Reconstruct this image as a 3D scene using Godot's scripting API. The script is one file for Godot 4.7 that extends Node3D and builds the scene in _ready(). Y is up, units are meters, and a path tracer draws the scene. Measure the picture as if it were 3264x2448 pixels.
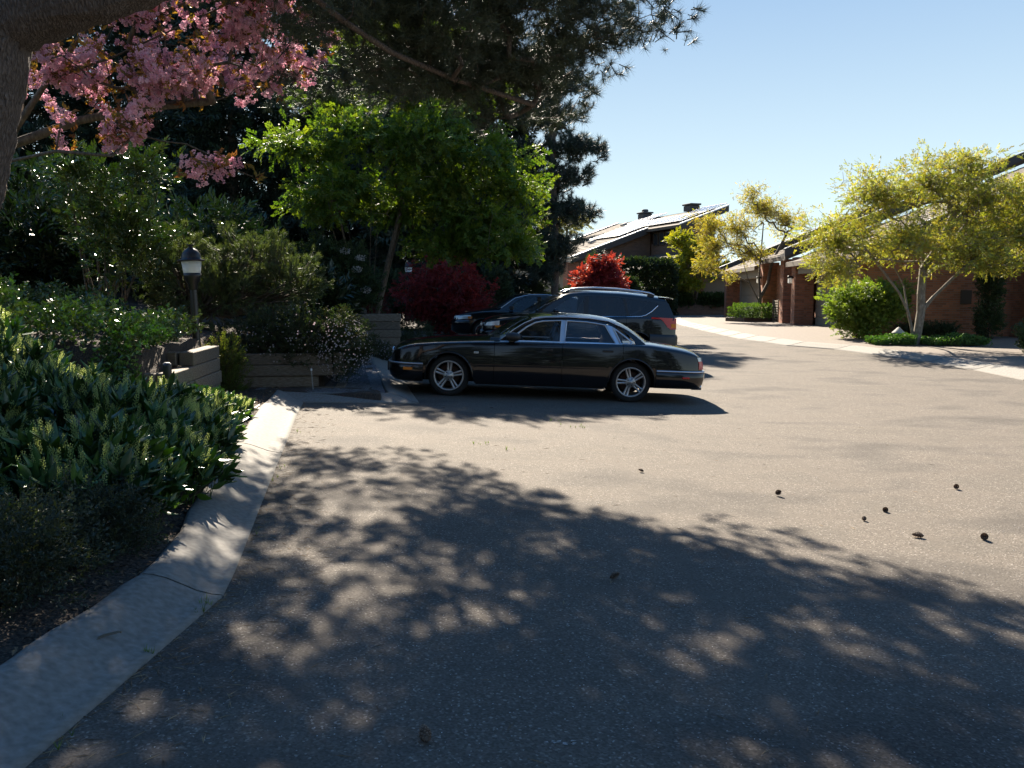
extends Node3D

var rng := RandomNumberGenerator.new()
var M := {}
var taken := {}

# ---------------------------------------------------------------- mesh helper
class MB:
	var v := PackedVector3Array()
	var n := PackedVector3Array()
	var u := PackedVector2Array()
	var c := PackedColorArray()
	var ix := PackedInt32Array()
	var colored := false
	func _add(p: Vector3, nn: Vector3, uv := Vector2.ZERO, col := Color.WHITE) -> void:
		v.append(p); n.append(nn); u.append(uv); c.append(col)
	func tri(a: Vector3, b: Vector3, d: Vector3, hint := Vector3.ZERO, col := Color.WHITE) -> void:
		var nn := (d - a).cross(b - a)
		if nn.length_squared() < 1e-16:
			return
		nn = nn.normalized()
		var q := b; var w := d
		if hint != Vector3.ZERO and nn.dot(hint) < 0.0:
			nn = -nn; q = d; w = b
		var k := v.size()
		_add(a, nn, Vector2.ZERO, col); _add(q, nn, Vector2(1, 0), col); _add(w, nn, Vector2(1, 1), col)
		ix.append(k); ix.append(k + 1); ix.append(k + 2)
	func quad(a: Vector3, b: Vector3, d: Vector3, e: Vector3, hint := Vector3.ZERO, col := Color.WHITE) -> void:
		tri(a, b, d, hint, col); tri(a, d, e, hint, col)
	# smooth grid of rows of points; turned outwards from its middle, or towards hint
	func grid(rows: Array, closed := false, hint := Vector3.ZERO, col := Color.WHITE) -> void:
		var nr := rows.size()
		var nc: int = rows[0].size()
		var nq := nc if closed else nc - 1
		var k0 := v.size()
		var mid := Vector3.ZERO
		for r in rows:
			for p in r:
				mid += p
		mid /= float(nr * nc)
		var acc := PackedVector3Array()
		acc.resize(nr * nc)
		var sum := 0.0
		var t := PackedInt32Array()
		for i in nr - 1:
			for j in nq:
				var j2 := (j + 1) % nc
				var ids := [i * nc + j, i * nc + j2, (i + 1) * nc + j2, (i + 1) * nc + j]
				var a: Vector3 = rows[i][j]; var b: Vector3 = rows[i][j2]; var d: Vector3 = rows[i + 1][j2]; var e: Vector3 = rows[i + 1][j]
				var nn := (e - b).cross(a - d)
				if nn.length_squared() < 1e-18:
					continue
				var fc := (a + b + d + e) * 0.25
				sum += nn.dot(hint) if hint != Vector3.ZERO else nn.dot(fc - mid)
				var un := nn.normalized()
				for q in ids:
					acc[q] += un
				t.append_array([ids[0], ids[1], ids[2], ids[0], ids[2], ids[3]])
		# normal of clockwise (a,b,d) is (d-a)x(b-a)
		var flip := sum < 0.0
		for i in nr:
			for j in nc:
				var nn := acc[i * nc + j].normalized()
				_add(rows[i][j], -nn if flip else nn, Vector2(float(j) / nq, float(i) / (nr - 1)), col)
		# check the winding of the first triangle against its normal
		var m := 0
		while m + 2 < t.size():
			var a := v[k0 + t[m]]; var b := v[k0 + t[m + 1]]; var d := v[k0 + t[m + 2]]
			var g := (d - a).cross(b - a)
			var want := n[k0 + t[m]] + n[k0 + t[m + 1]] + n[k0 + t[m + 2]]
			if g.dot(want) >= 0.0:
				ix.append(k0 + t[m]); ix.append(k0 + t[m + 1]); ix.append(k0 + t[m + 2])
			else:
				ix.append(k0 + t[m]); ix.append(k0 + t[m + 2]); ix.append(k0 + t[m + 1])
			m += 3
	func box(at: Vector3, size: Vector3, b := Basis.IDENTITY, bevel := 0.0, col := Color.WHITE) -> void:
		var h := size * 0.5
		var e := minf(bevel, minf(h.x, minf(h.y, h.z)) * 0.45)
		var ax := [Vector3(1, 0, 0), Vector3(0, 1, 0), Vector3(0, 0, 1)]
		for i in 3:
			var a: Vector3 = ax[i]; var p: Vector3 = ax[(i + 1) % 3]; var q: Vector3 = ax[(i + 2) % 3]
			var ha := h[i]; var hp := h[(i + 1) % 3]; var hq := h[(i + 2) % 3]
			for s in [-1.0, 1.0]:
				var o: Vector3 = a * ha * s
				quad(at + b * (o + p * (hp - e) + q * (hq - e)), at + b * (o - p * (hp - e) + q * (hq - e)), at + b * (o - p * (hp - e) - q * (hq - e)), at + b * (o + p * (hp - e) - q * (hq - e)), b * (a * s), col)
				if e > 0.0:
					for s2 in [-1.0, 1.0]:
						var f1: Vector3 = a * ha * s + p * (hp - e) * s2
						var f2: Vector3 = a * (ha - e) * s + p * hp * s2
						quad(at + b * (f1 + q * (hq - e)), at + b * (f1 - q * (hq - e)), at + b * (f2 - q * (hq - e)), at + b * (f2 + q * (hq - e)), b * (a * s + p * s2), col)
		if e > 0.0:
			for sx in [-1.0, 1.0]:
				for sy in [-1.0, 1.0]:
					for sz in [-1.0, 1.0]:
						tri(at + b * Vector3(h.x * sx, (h.y - e) * sy, (h.z - e) * sz), at + b * Vector3((h.x - e) * sx, h.y * sy, (h.z - e) * sz), at + b * Vector3((h.x - e) * sx, (h.y - e) * sy, h.z * sz), b * Vector3(sx, sy, sz), col)
	# tube along points with radii
	func tube(pts: Array, rad: Array, sides := 6, caps := true, col := Color.WHITE) -> void:
		var rows := []
		var prev := Vector3.ZERO
		for i in pts.size():
			var d: Vector3 = (pts[mini(i + 1, pts.size() - 1)] - pts[maxi(i - 1, 0)]).normalized()
			var x := prev - d * prev.dot(d)
			if x.length() < 0.01:
				x = d.cross(Vector3(0.31, 0.2, 0.93) if absf(d.y) > 0.8 else Vector3.UP)
			x = x.normalized()
			prev = x
			var y := d.cross(x)
			var row := PackedVector3Array()
			for k in sides:
				var t := TAU * k / sides
				row.append(pts[i] + (x * cos(t) + y * sin(t)) * rad[i])
			rows.append(row)
		grid(rows, true, Vector3.ZERO, col)
		if caps:
			for e in [0, pts.size() - 1]:
				var dd: Vector3 = pts[e] - pts[1 if e == 0 else e - 1]
				for k in sides:
					tri(pts[e], rows[e][k], rows[e][(k + 1) % sides], dd, col)
	# lathe about the y axis through at
	func lathe(at: Vector3, prof: Array, sides := 16, b := Basis.IDENTITY, col := Color.WHITE) -> void:
		var rows := []
		for p in prof:
			var row := PackedVector3Array()
			for k in sides:
				var t := TAU * k / sides
				row.append(at + b * Vector3(cos(t) * p[0], p[1], sin(t) * p[0]))
			rows.append(row)
		grid(rows, true, Vector3.ZERO, col)
	# flat polygon in the plane at + x*px + y*py, extruded by depth along dn
	func slab(poly: PackedVector2Array, at: Vector3, px: Vector3, py: Vector3, dn: Vector3, col := Color.WHITE) -> void:
		var t := Geometry2D.triangulate_polygon(poly)
		var f := func(q: Vector2) -> Vector3: return at + px * q.x + py * q.y
		for i in range(0, t.size(), 3):
			tri(f.call(poly[t[i]]), f.call(poly[t[i + 1]]), f.call(poly[t[i + 2]]), -dn, col)
			tri(f.call(poly[t[i]]) + dn, f.call(poly[t[i + 1]]) + dn, f.call(poly[t[i + 2]]) + dn, dn, col)
		var cw := Geometry2D.is_polygon_clockwise(poly)
		for i in poly.size():
			var a: Vector2 = poly[i]; var b: Vector2 = poly[(i + 1) % poly.size()]
			var o := Vector2((b - a).y, -(b - a).x) * (-1.0 if cw else 1.0)
			quad(f.call(a), f.call(b), f.call(b) + dn, f.call(a) + dn, px * o.x + py * o.y, col)
	func mesh(m: Material = null) -> ArrayMesh:
		var a := []
		a.resize(Mesh.ARRAY_MAX)
		a[Mesh.ARRAY_VERTEX] = v; a[Mesh.ARRAY_NORMAL] = n; a[Mesh.ARRAY_TEX_UV] = u; a[Mesh.ARRAY_INDEX] = ix
		if colored:
			a[Mesh.ARRAY_COLOR] = c
		var am := ArrayMesh.new()
		am.add_surface_from_arrays(Mesh.PRIMITIVE_TRIANGLES, a)
		if m:
			am.surface_set_material(0, m)
		return am

# ---------------------------------------------------------------- nodes
func numbered(called: String) -> String:
	if not taken.has(called):
		taken[called] = 0
		return called
	taken[called] += 1
	return "%s_%03d" % [called, taken[called]]

func tag(o: Node, label := "", category := "", group := "", kind := "") -> Node:
	if label: o.set_meta("label", label)
	if category: o.set_meta("category", category)
	if group: o.set_meta("group", group)
	if kind: o.set_meta("kind", kind)
	return o

func thing(called: String, label: String, category: String, at := Vector3.ZERO, turn := 0.0, group := "", kind := "") -> Node3D:
	var o := Node3D.new()
	o.name = numbered(called)
	add_child(o)
	o.position = at
	o.rotation.y = turn
	tag(o, label, category, group, kind)
	return o

func part(called: String, mb: MB, m: Material, parent: Node3D, at := Vector3.ZERO) -> MeshInstance3D:
	var o := MeshInstance3D.new()
	o.name = called
	o.mesh = mb.mesh(m)
	o.position = at
	parent.add_child(o, true)
	return o

func inst(called: String, mesh: Mesh, parent: Node3D, tr: Transform3D, m: Material = null) -> MeshInstance3D:
	var o := MeshInstance3D.new()
	o.name = called
	o.mesh = mesh
	if m: o.material_override = m
	o.transform = tr
	parent.add_child(o, true)
	return o

func scatter(called: String, mesh: Mesh, m: Material, parent: Node3D, tr: Array, cols: Array) -> MultiMeshInstance3D:
	var mm := MultiMesh.new()
	mm.transform_format = MultiMesh.TRANSFORM_3D
	mm.use_colors = true
	mm.mesh = mesh
	mm.instance_count = tr.size()
	for i in tr.size():
		mm.set_instance_transform(i, tr[i])
		mm.set_instance_color(i, cols[i % cols.size()])
	var o := MultiMeshInstance3D.new()
	o.name = called
	o.set_meta("kind", "stuff")
	o.multimesh = mm
	o.material_override = m
	parent.add_child(o, true)
	return o

# ---------------------------------------------------------------- materials
func lin(r: float, g: float, b: float, a := 1.0) -> Color:
	var c := Color(r, g, b).linear_to_srgb()
	c.a = a
	return c

func mat(key: String, c: Color, rough := 0.8, metal := 0.0) -> StandardMaterial3D:
	var m := StandardMaterial3D.new()
	m.resource_name = key
	m.albedo_color = c
	m.roughness = rough
	m.metallic = metal
	M[key] = m
	return m

func leafmat(key: String, rough: float, back: Color) -> StandardMaterial3D:
	var m := mat(key, Color.WHITE, rough)
	m.vertex_color_use_as_albedo = true
	m.cull_mode = BaseMaterial3D.CULL_DISABLED
	if back != Color.BLACK:
		m.backlight_enabled = true
		m.backlight = back
	return m

func ramp(stops: Array) -> Gradient:
	var g := Gradient.new()
	var o := PackedFloat32Array(); var c := PackedColorArray()
	for s in stops:
		o.append(s[0]); c.append(s[1])
	g.offsets = o
	g.colors = c
	return g

func noise_tex(kind: int, freq: float, size: int, stops: Array, sd := 1, oct := 4, normal := false, cell := -1) -> NoiseTexture2D:
	var f := FastNoiseLite.new()
	f.noise_type = kind
	f.frequency = freq
	f.seed = sd
	f.fractal_octaves = oct
	if oct <= 1: f.fractal_type = FastNoiseLite.FRACTAL_NONE
	if cell >= 0: f.cellular_return_type = cell
	var t := NoiseTexture2D.new()
	t.width = size; t.height = size
	t.seamless = true
	t.noise = f
	if stops.size(): t.color_ramp = ramp(stops)
	if normal:
		t.as_normal_map = true
		t.bump_strength = 4.0
	return t

func grey(v: float) -> Color:
	return lin(v, v, v)

func tri3(m: StandardMaterial3D, scale: Vector3, world := true) -> void:
	m.uv1_triplanar = true
	m.uv1_world_triplanar = world
	m.uv1_scale = scale

func make_materials() -> void:
	var CV := FastNoiseLite.RETURN_CELL_VALUE
	# asphalt: stone chips in a worn binder, with wide patches
	var m := mat("asphalt", Color.WHITE, 0.9)
	m.metallic_specular = 0.3
	m.albedo_texture = noise_tex(FastNoiseLite.TYPE_CELLULAR, 0.21, 1024, [[0.0, lin(0.074, 0.064, 0.053)], [0.3, lin(0.096, 0.083, 0.069)], [0.62, lin(0.113, 0.098, 0.082)], [0.88, lin(0.134, 0.117, 0.098)], [0.96, lin(0.18, 0.16, 0.137)], [1.0, lin(0.3, 0.275, 0.24)]], 3, 1, false, CV)
	tri3(m, Vector3(0.52, 0.52, 0.52))
	m.heightmap_enabled = true
	m.heightmap_texture = noise_tex(FastNoiseLite.TYPE_CELLULAR, 0.21, 1024, [], 3, 1, false, CV)
	m.heightmap_scale = 0.22
	m.detail_enabled = true
	m.detail_blend_mode = BaseMaterial3D.BLEND_MODE_MUL
	m.detail_uv_layer = BaseMaterial3D.DETAIL_UV_2
	m.uv2_triplanar = true
	m.uv2_world_triplanar = true
	m.uv2_scale = Vector3(0.073, 0.073, 0.11)
	m.detail_albedo = noise_tex(FastNoiseLite.TYPE_SIMPLEX_SMOOTH, 0.012, 512, [[0.0, lin(0.55, 0.55, 0.56)], [0.3, lin(0.78, 0.78, 0.78)], [0.42, lin(0.93, 0.92, 0.91)], [0.6, lin(0.97, 0.95, 0.93)], [0.75, lin(0.86, 0.86, 0.85)], [1.0, lin(1.0, 0.97, 0.93)]], 8, 6)
	# cast concrete
	m = mat("concrete", Color.WHITE, 0.88)
	m.albedo_texture = noise_tex(FastNoiseLite.TYPE_SIMPLEX, 0.06, 512, [[0.0, lin(0.105, 0.096, 0.08)], [0.4, lin(0.15, 0.139, 0.12)], [0.6, lin(0.168, 0.156, 0.136)], [1.0, lin(0.225, 0.212, 0.19)]], 5, 6)
	tri3(m, Vector3(0.55, 0.55, 0.55))
	m.heightmap_enabled = true
	m.heightmap_texture = noise_tex(FastNoiseLite.TYPE_CELLULAR, 0.16, 512, [], 15, 2, false, CV)
	m.heightmap_scale = 0.06
	m = mat("paving", Color.WHITE, 0.9)
	m.albedo_texture = noise_tex(FastNoiseLite.TYPE_CELLULAR, 0.12, 512, [[0.0, lin(0.085, 0.066, 0.05)], [0.5, lin(0.118, 0.094, 0.073)], [1.0, lin(0.15, 0.124, 0.101)]], 6, 3, false, CV)
	tri3(m, Vector3(0.4, 0.4, 0.4))
	m = mat("soil", Color.WHITE, 0.97)
	m.albedo_texture = noise_tex(FastNoiseLite.TYPE_SIMPLEX, 0.09, 512, [[0.0, lin(0.012, 0.009, 0.006)], [0.5, lin(0.038, 0.026, 0.017)], [0.75, lin(0.075, 0.052, 0.034)], [1.0, lin(0.14, 0.1, 0.065)]], 9, 6)
	tri3(m, Vector3(0.8, 0.8, 0.8))
	m.heightmap_enabled = true
	m.heightmap_texture = noise_tex(FastNoiseLite.TYPE_SIMPLEX, 0.05, 512, [], 9, 5)
	m.heightmap_scale = 2.0
	m = mat("gravel_bed", Color.WHITE, 0.95)
	m.albedo_texture = noise_tex(FastNoiseLite.TYPE_CELLULAR, 0.1, 512, [[0.0, lin(0.05, 0.051, 0.055)], [0.5, lin(0.1, 0.102, 0.108)], [1.0, lin(0.19, 0.19, 0.195)]], 13, 2, false, CV)
	tri3(m, Vector3(0.9, 0.9, 0.9))
	m.heightmap_enabled = true
	m.heightmap_texture = noise_tex(FastNoiseLite.TYPE_CELLULAR, 0.1, 512, [], 13, 2)
	m.heightmap_scale = 1.0
	m = mat("turf", Color.WHITE, 0.97)
	m.albedo_texture = noise_tex(FastNoiseLite.TYPE_SIMPLEX, 0.05, 512, [[0.0, lin(0.03, 0.04, 0.015)], [1.0, lin(0.09, 0.1, 0.045)]], 10, 5)
	tri3(m, Vector3(0.2, 0.2, 0.2))
	# timber: grey weathered softwood with grain along the local x axis
	for k in 3:
		m = mat("timber%d" % k, Color.WHITE, 0.86)
		var t: float = [0.75, 0.62, 0.84][k]
		m.albedo_texture = noise_tex(FastNoiseLite.TYPE_SIMPLEX, 0.03, 512, [[0.0, lin(0.11 * t, 0.086 * t, 0.06 * t)], [0.45, lin(0.2 * t, 0.163 * t, 0.118 * t)], [0.7, lin(0.25 * t, 0.208 * t, 0.157 * t)], [1.0, lin(0.33 * t, 0.285 * t, 0.225 * t)]], 20 + k, 5)
		tri3(m, Vector3(0.55, 4.5, 4.5), false)
		m.heightmap_enabled = true
		m.heightmap_texture = noise_tex(FastNoiseLite.TYPE_SIMPLEX, 0.05, 512, [], 20 + k, 4)
		m.heightmap_scale = 0.5
	# bark
	m = mat("pine_bark", Color.WHITE, 0.95)
	m.albedo_texture = noise_tex(FastNoiseLite.TYPE_CELLULAR, 0.03, 512, [[0.0, lin(0.05, 0.038, 0.03)], [0.35, lin(0.13, 0.1, 0.082)], [0.7, lin(0.21, 0.17, 0.145)], [1.0, lin(0.28, 0.235, 0.21)]], 30, 4, false, FastNoiseLite.RETURN_DISTANCE2_SUB)
	tri3(m, Vector3(3.2, 0.9, 3.2))
	m.heightmap_enabled = true
	m.heightmap_texture = noise_tex(FastNoiseLite.TYPE_CELLULAR, 0.03, 512, [], 30, 4, false, FastNoiseLite.RETURN_DISTANCE2_SUB)
	m.heightmap_scale = 4.0
	m = mat("bark", Color.WHITE, 0.93)
	m.albedo_texture = noise_tex(FastNoiseLite.TYPE_SIMPLEX, 0.04, 256, [[0.0, lin(0.045, 0.034, 0.025)], [0.5, lin(0.1, 0.08, 0.06)], [1.0, lin(0.19, 0.16, 0.125)]], 31, 5)
	tri3(m, Vector3(2.0, 0.7, 2.0))
	m = mat("maple_bark", Color.WHITE, 0.9)
	m.albedo_texture = noise_tex(FastNoiseLite.TYPE_SIMPLEX, 0.04, 256, [[0.0, lin(0.09, 0.075, 0.055)], [0.5, lin(0.17, 0.145, 0.11)], [1.0, lin(0.3, 0.27, 0.22)]], 32, 5)
	tri3(m, Vector3(1.2, 0.5, 1.2))
	# brick: seen from 25 m and more
	var im := Image.create(512, 512, false, Image.FORMAT_RGB8)
	im.fill(lin(0.2, 0.15, 0.12))
	var r2 := RandomNumberGenerator.new()
	r2.seed = 77
	for row in 32:
		for col in 9:
			var t := r2.randf_range(0.72, 1.22)
			var w := r2.randf_range(-0.02, 0.02)
			im.fill_rect(Rect2i(col * 64 - (row % 2) * 32 + 2, row * 16 + 2, 61, 13), lin(0.3 * t + w, 0.112 * t, 0.052 * t))
	m = mat("brick", Color.WHITE, 0.9)
	m.albedo_texture = ImageTexture.create_from_image(im)
	tri3(m, Vector3(0.55, 0.42, 0.55), false)
	m = mat("brown_brick", lin(0.5, 0.72, 0.92), 0.9)
	m.albedo_texture = M.brick.albedo_texture
	tri3(m, Vector3(0.55, 0.42, 0.55), false)
	m = mat("shingle", Color.WHITE, 0.92)
	m.albedo_texture = noise_tex(FastNoiseLite.TYPE_CELLULAR, 0.09, 512, [[0.0, lin(0.06, 0.045, 0.032)], [0.5, lin(0.085, 0.066, 0.048)], [1.0, lin(0.12, 0.096, 0.073)]], 40, 2, false, CV)
	tri3(m, Vector3(0.5, 0.5, 0.25), false)
	mat("tan_panel", lin(0.2, 0.165, 0.12), 0.75)
	mat("tan_fascia", lin(0.22, 0.185, 0.135), 0.7)
	mat("dark_fascia", lin(0.05, 0.043, 0.038), 0.7)
	mat("flashing", lin(0.62, 0.64, 0.68), 0.32, 0.85)
	mat("chimney", lin(0.05, 0.048, 0.05), 0.8)
	mat("solar", lin(0.055, 0.075, 0.13), 0.16)
	mat("frame_metal", lin(0.45, 0.46, 0.48), 0.4, 0.8)
	mat("window_glass", lin(0.03, 0.035, 0.04), 0.06)
	mat("dark_wood", lin(0.06, 0.042, 0.028), 0.8)
	mat("gate_wood", lin(0.16, 0.125, 0.085), 0.82)
	mat("white_paint", lin(0.72, 0.72, 0.7), 0.5)
	mat("stone", lin(0.3, 0.29, 0.27), 0.9)
	mat("black_metal", lin(0.012, 0.012, 0.014), 0.38)
	m = mat("lamp_glass", lin(0.78, 0.78, 0.75), 0.55)
	m.backlight_enabled = true
	m.backlight = Color(0.8, 0.8, 0.78)
	mat("plastic_pipe", lin(0.1, 0.105, 0.11), 0.5)
	mat("rust", lin(0.055, 0.028, 0.018), 0.9)
	# car
	m = mat("car_paint", lin(0.006, 0.0065, 0.0085), 0.22)
	m.metallic_specular = 0.2
	m.clearcoat_enabled = true
	m.clearcoat = 1.0
	m.clearcoat_roughness = 0.04
	m = mat("suv_paint", lin(0.0055, 0.006, 0.008), 0.2)
	m.metallic_specular = 0.2
	m.clearcoat_enabled = true
	m.clearcoat = 1.0
	m.clearcoat_roughness = 0.03
	mat("chrome", lin(0.72, 0.73, 0.76), 0.16, 1.0)
	mat("satin_metal", lin(0.52, 0.53, 0.56), 0.34, 0.9)
	mat("alloy", lin(0.42, 0.42, 0.42), 0.42, 0.75)
	mat("rubber", lin(0.012, 0.012, 0.012), 0.85)
	mat("black_trim", lin(0.012, 0.012, 0.013), 0.5)
	mat("underside", lin(0.01, 0.01, 0.01), 0.9)
	mat("seat_leather", lin(0.05, 0.045, 0.04), 0.6)
	mat("red_lens", lin(0.45, 0.012, 0.014), 0.12)
	mat("amber_lens", lin(0.6, 0.17, 0.01), 0.15)
	mat("clear_lens", lin(0.55, 0.55, 0.52), 0.1, 0.3)
	m = mat("car_glass", lin(0.012, 0.016, 0.018, 0.28), 0.03)
	m.transparency = BaseMaterial3D.TRANSPARENCY_ALPHA
	m = mat("privacy_glass", lin(0.006, 0.007, 0.009, 0.86), 0.03)
	m.transparency = BaseMaterial3D.TRANSPARENCY_ALPHA
	# foliage (instance colours carry the leaf colour)
	leafmat("leaf", 0.5, Color(1.0, 1.0, 0.6))
	leafmat("gloss_leaf", 0.33, Color(0.35, 0.45, 0.15))
	leafmat("matt_leaf", 0.7, Color(0.7, 0.75, 0.4))
	leafmat("needle", 0.55, Color(0.3, 0.34, 0.2))
	leafmat("soft_needle", 0.6, Color(0.7, 0.75, 0.45))
	leafmat("petal", 0.75, Color(1.0, 0.9, 0.95))
	leafmat("spike", 0.7, Color(0.85, 0.9, 0.6))
	leafmat("litter", 0.95, Color.BLACK)
	leafmat("cone", 0.85, Color.BLACK)

# ---------------------------------------------------------------- the lie of the land
func G(x: float, z: float) -> float:
	return -0.04 * clampf(x, -4.0, 3.5) * (1.0 - smoothstep(26.0, 36.0, -z)) + 0.02 * clampf(-z - 13.6, 0.0, 14.0)

func V(x: float, z: float, h := 0.0) -> Vector3:
	return Vector3(x, G(x, z) + h, z)

func rnd(a: float, b: float) -> float:
	return rng.randf_range(a, b)

func rball() -> Vector3:
	while true:
		var p := Vector3(rnd(-1, 1), rnd(-1, 1), rnd(-1, 1))
		if p.length_squared() <= 1.0:
			return p
	return Vector3.ZERO

func frame_on(d: Vector3, roll := 0.0) -> Basis:      # a basis whose y runs along d
	var y := d.normalized()
	var x := y.cross(Vector3(0, 0, 1) if absf(y.z) < 0.9 else Vector3(1, 0, 0)).normalized()
	return Basis(x, y, x.cross(y)) * Basis(Vector3.UP, roll)

func polyline(keys: Array, x: float) -> float:          # smooth curve through [x, y] keys
	var k := 0
	while k < keys.size() - 2 and x > keys[k + 1][0]:
		k += 1
	var a: Array = keys[k]; var b: Array = keys[k + 1]
	var t := clampf((x - a[0]) / (b[0] - a[0]), 0.0, 1.0)
	var d: float = (b[1] - a[1]) / (b[0] - a[0])
	var da := d; var db := d
	if k > 0:
		var d0: float = (a[1] - keys[k - 1][1]) / (a[0] - keys[k - 1][0])
		da = 0.0 if d0 * d <= 0.0 else 2.0 * d0 * d / (d0 + d)
	if k < keys.size() - 2:
		var d1: float = (keys[k + 2][1] - b[1]) / (keys[k + 2][0] - b[0])
		db = 0.0 if d1 * d <= 0.0 else 2.0 * d1 * d / (d1 + d)
	var h: float = b[0] - a[0]
	var t2 := t * t; var t3 := t2 * t
	return a[1] * (2 * t3 - 3 * t2 + 1) + b[1] * (-2 * t3 + 3 * t2) + h * (da * (t3 - 2 * t2 + t) + db * (t3 - t2))

# ---------------------------------------------------------------- start
func _ready() -> void:
	rng.seed = 20240427
	var cam := Camera3D.new()
	cam.name = "camera"
	add_child(cam)
	cam.position = Vector3(0, 1.6, 0)
	cam.rotation_degrees = Vector3(-5.73, 0, 0)
	cam.fov = 47.4
	cam.near = 0.05
	cam.far = 1500.0
	cam.current = true
	var sky_mat := ProceduralSkyMaterial.new()
	sky_mat.sky_top_color = lin(0.0185, 0.064, 0.163)
	sky_mat.sky_horizon_color = lin(0.245, 0.295, 0.285)
	sky_mat.sky_curve = 0.205
	sky_mat.ground_bottom_color = lin(0.04, 0.04, 0.035)
	sky_mat.ground_horizon_color = lin(0.18, 0.19, 0.2)
	sky_mat.sun_angle_max = 30.0
	sky_mat.sun_curve = 0.12
	var sky := Sky.new()
	sky.sky_material = sky_mat
	var env := Environment.new()
	env.background_mode = Environment.BG_SKY
	env.sky = sky
	env.tonemap_mode = Environment.TONE_MAPPER_LINEAR
	env.tonemap_exposure = 4.3
	env.sdfgi_enabled = true
	env.ssao_enabled = true
	env.ssil_enabled = true
	var we := WorldEnvironment.new()
	we.name = "world_environment"
	we.environment = env
	add_child(we)
	var sun := DirectionalLight3D.new()
	sun.name = "sun"
	add_child(sun)
	sun.look_at_from_position(Vector3.ZERO, Vector3(0.168, -0.588, 0.791))
	sun.light_energy = 1.6
	sun.light_angular_distance = 0.53
	sun.light_color = Color(1.0, 0.95, 0.875)
	sun.shadow_enabled = true
	make_materials()
	build_ground()
	build_houses()
	build_plants()
	build_cars()
	build_small()

# ================================================================ ground
const KR := [[-1.66, -0.5], [-1.64, -1.6], [-1.6, -2.64], [-1.545, -3.47], [-1.49, -4.37], [-1.56, -4.82], [-1.82, -6.18], [-2.02, -7.25], [-2.22, -8.33], [-2.45, -9.57], [-2.69, -10.81], [-2.92, -12.16]]
const KB := [[-2.08, -0.5], [-2.05, -1.6], [-2.0, -2.9], [-1.95, -3.6], [-1.9, -4.33], [-1.95, -4.9], [-2.25, -6.18], [-2.44, -7.15], [-2.63, -8.15], [-2.86, -9.4], [-3.1, -10.65], [-3.4, -12.6]]

func kerb_back_x(z: float) -> float:
	for i in KB.size() - 1:
		if z <= KB[i][1] and z >= KB[i + 1][1]:
			var t: float = (z - KB[i][1]) / (KB[i + 1][1] - KB[i][1])
			return lerpf(KB[i][0], KB[i + 1][0], t)
	return -2.08 if z > -1.0 else -3.4

func bed_edge(z: float) -> float:
	if z > -12.6: return kerb_back_x(z) + 0.02
	if z > -21.2: return -1.88 - 0.19 * (-z - 12.6)
	return -3.5 - 0.3 * (-z - 21.2)

func wall_x(z: float) -> float:      # face of the near timber wall
	return lerpf(-3.78, -4.1, (-z - 9.1) / 2.9)

func gravel_x(z: float) -> float:    # bed edge along the gravel strip
	return lerpf(-2.75, -3.3, clampf((-z - 13.2) / 5.4, 0.0, 1.0))

func bed_h(x: float, z: float) -> float:
	var h := 0.1
	if z > -12.6:
		var d := kerb_back_x(z) - x
		h = 0.09 + 0.62 * smoothstep(0.7, 3.6, d) + 0.16 * maxf(0.0, d - 2.6)
		if z < -9.0:
			var wx := wall_x(z)
			var k := smoothstep(-9.0, -9.7, z)
			var hi := 0.8 + 0.17 * maxf(0.0, wx - x)
			var low := 0.1 + 0.05 * smoothstep(0.3, 1.2, d)
			h = lerpf(h, hi if x < wx - 0.22 else low, k)
	else:
		var gx := gravel_x(z)
		if z > -13.2 - 0.17 * clampf((x + 4.3) / 1.6, -1.0, 1.0):
			var wx := wall_x(-12.0)
			h = 0.8 + 0.17 * maxf(0.0, wx - x) if x < wx - 0.22 else 0.1
		elif x < gx - 0.2 and not (z < -16.2 and z > -18.9 and x > -3.9):
			h = 0.6 + 0.14 * maxf(0.0, gx - x) + 0.1 * smoothstep(13.5, 20.0, -z)
			if z < -18.9: h += 0.25
		else:
			h = 0.085
	return minf(h, 2.4)

func bedV(x: float, z: float, up := 0.0) -> Vector3:
	return Vector3(x, G(x, z) + bed_h(x, z) + up, z)

func sheet(x0: float, x1: float, z0: float, z1: float, nx: int, nz: int, hf: Callable) -> MB:
	var mb := MB.new()
	var rows := []
	for i in nz + 1:
		var row := PackedVector3Array()
		for j in nx + 1:
			var x := lerpf(x0, x1, float(j) / nx); var z := lerpf(z0, z1, float(i) / nz)
			row.append(Vector3(x, hf.call(x, z), z))
		rows.append(row)
	mb.grid(rows, false, Vector3.UP)
	return mb

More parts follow.
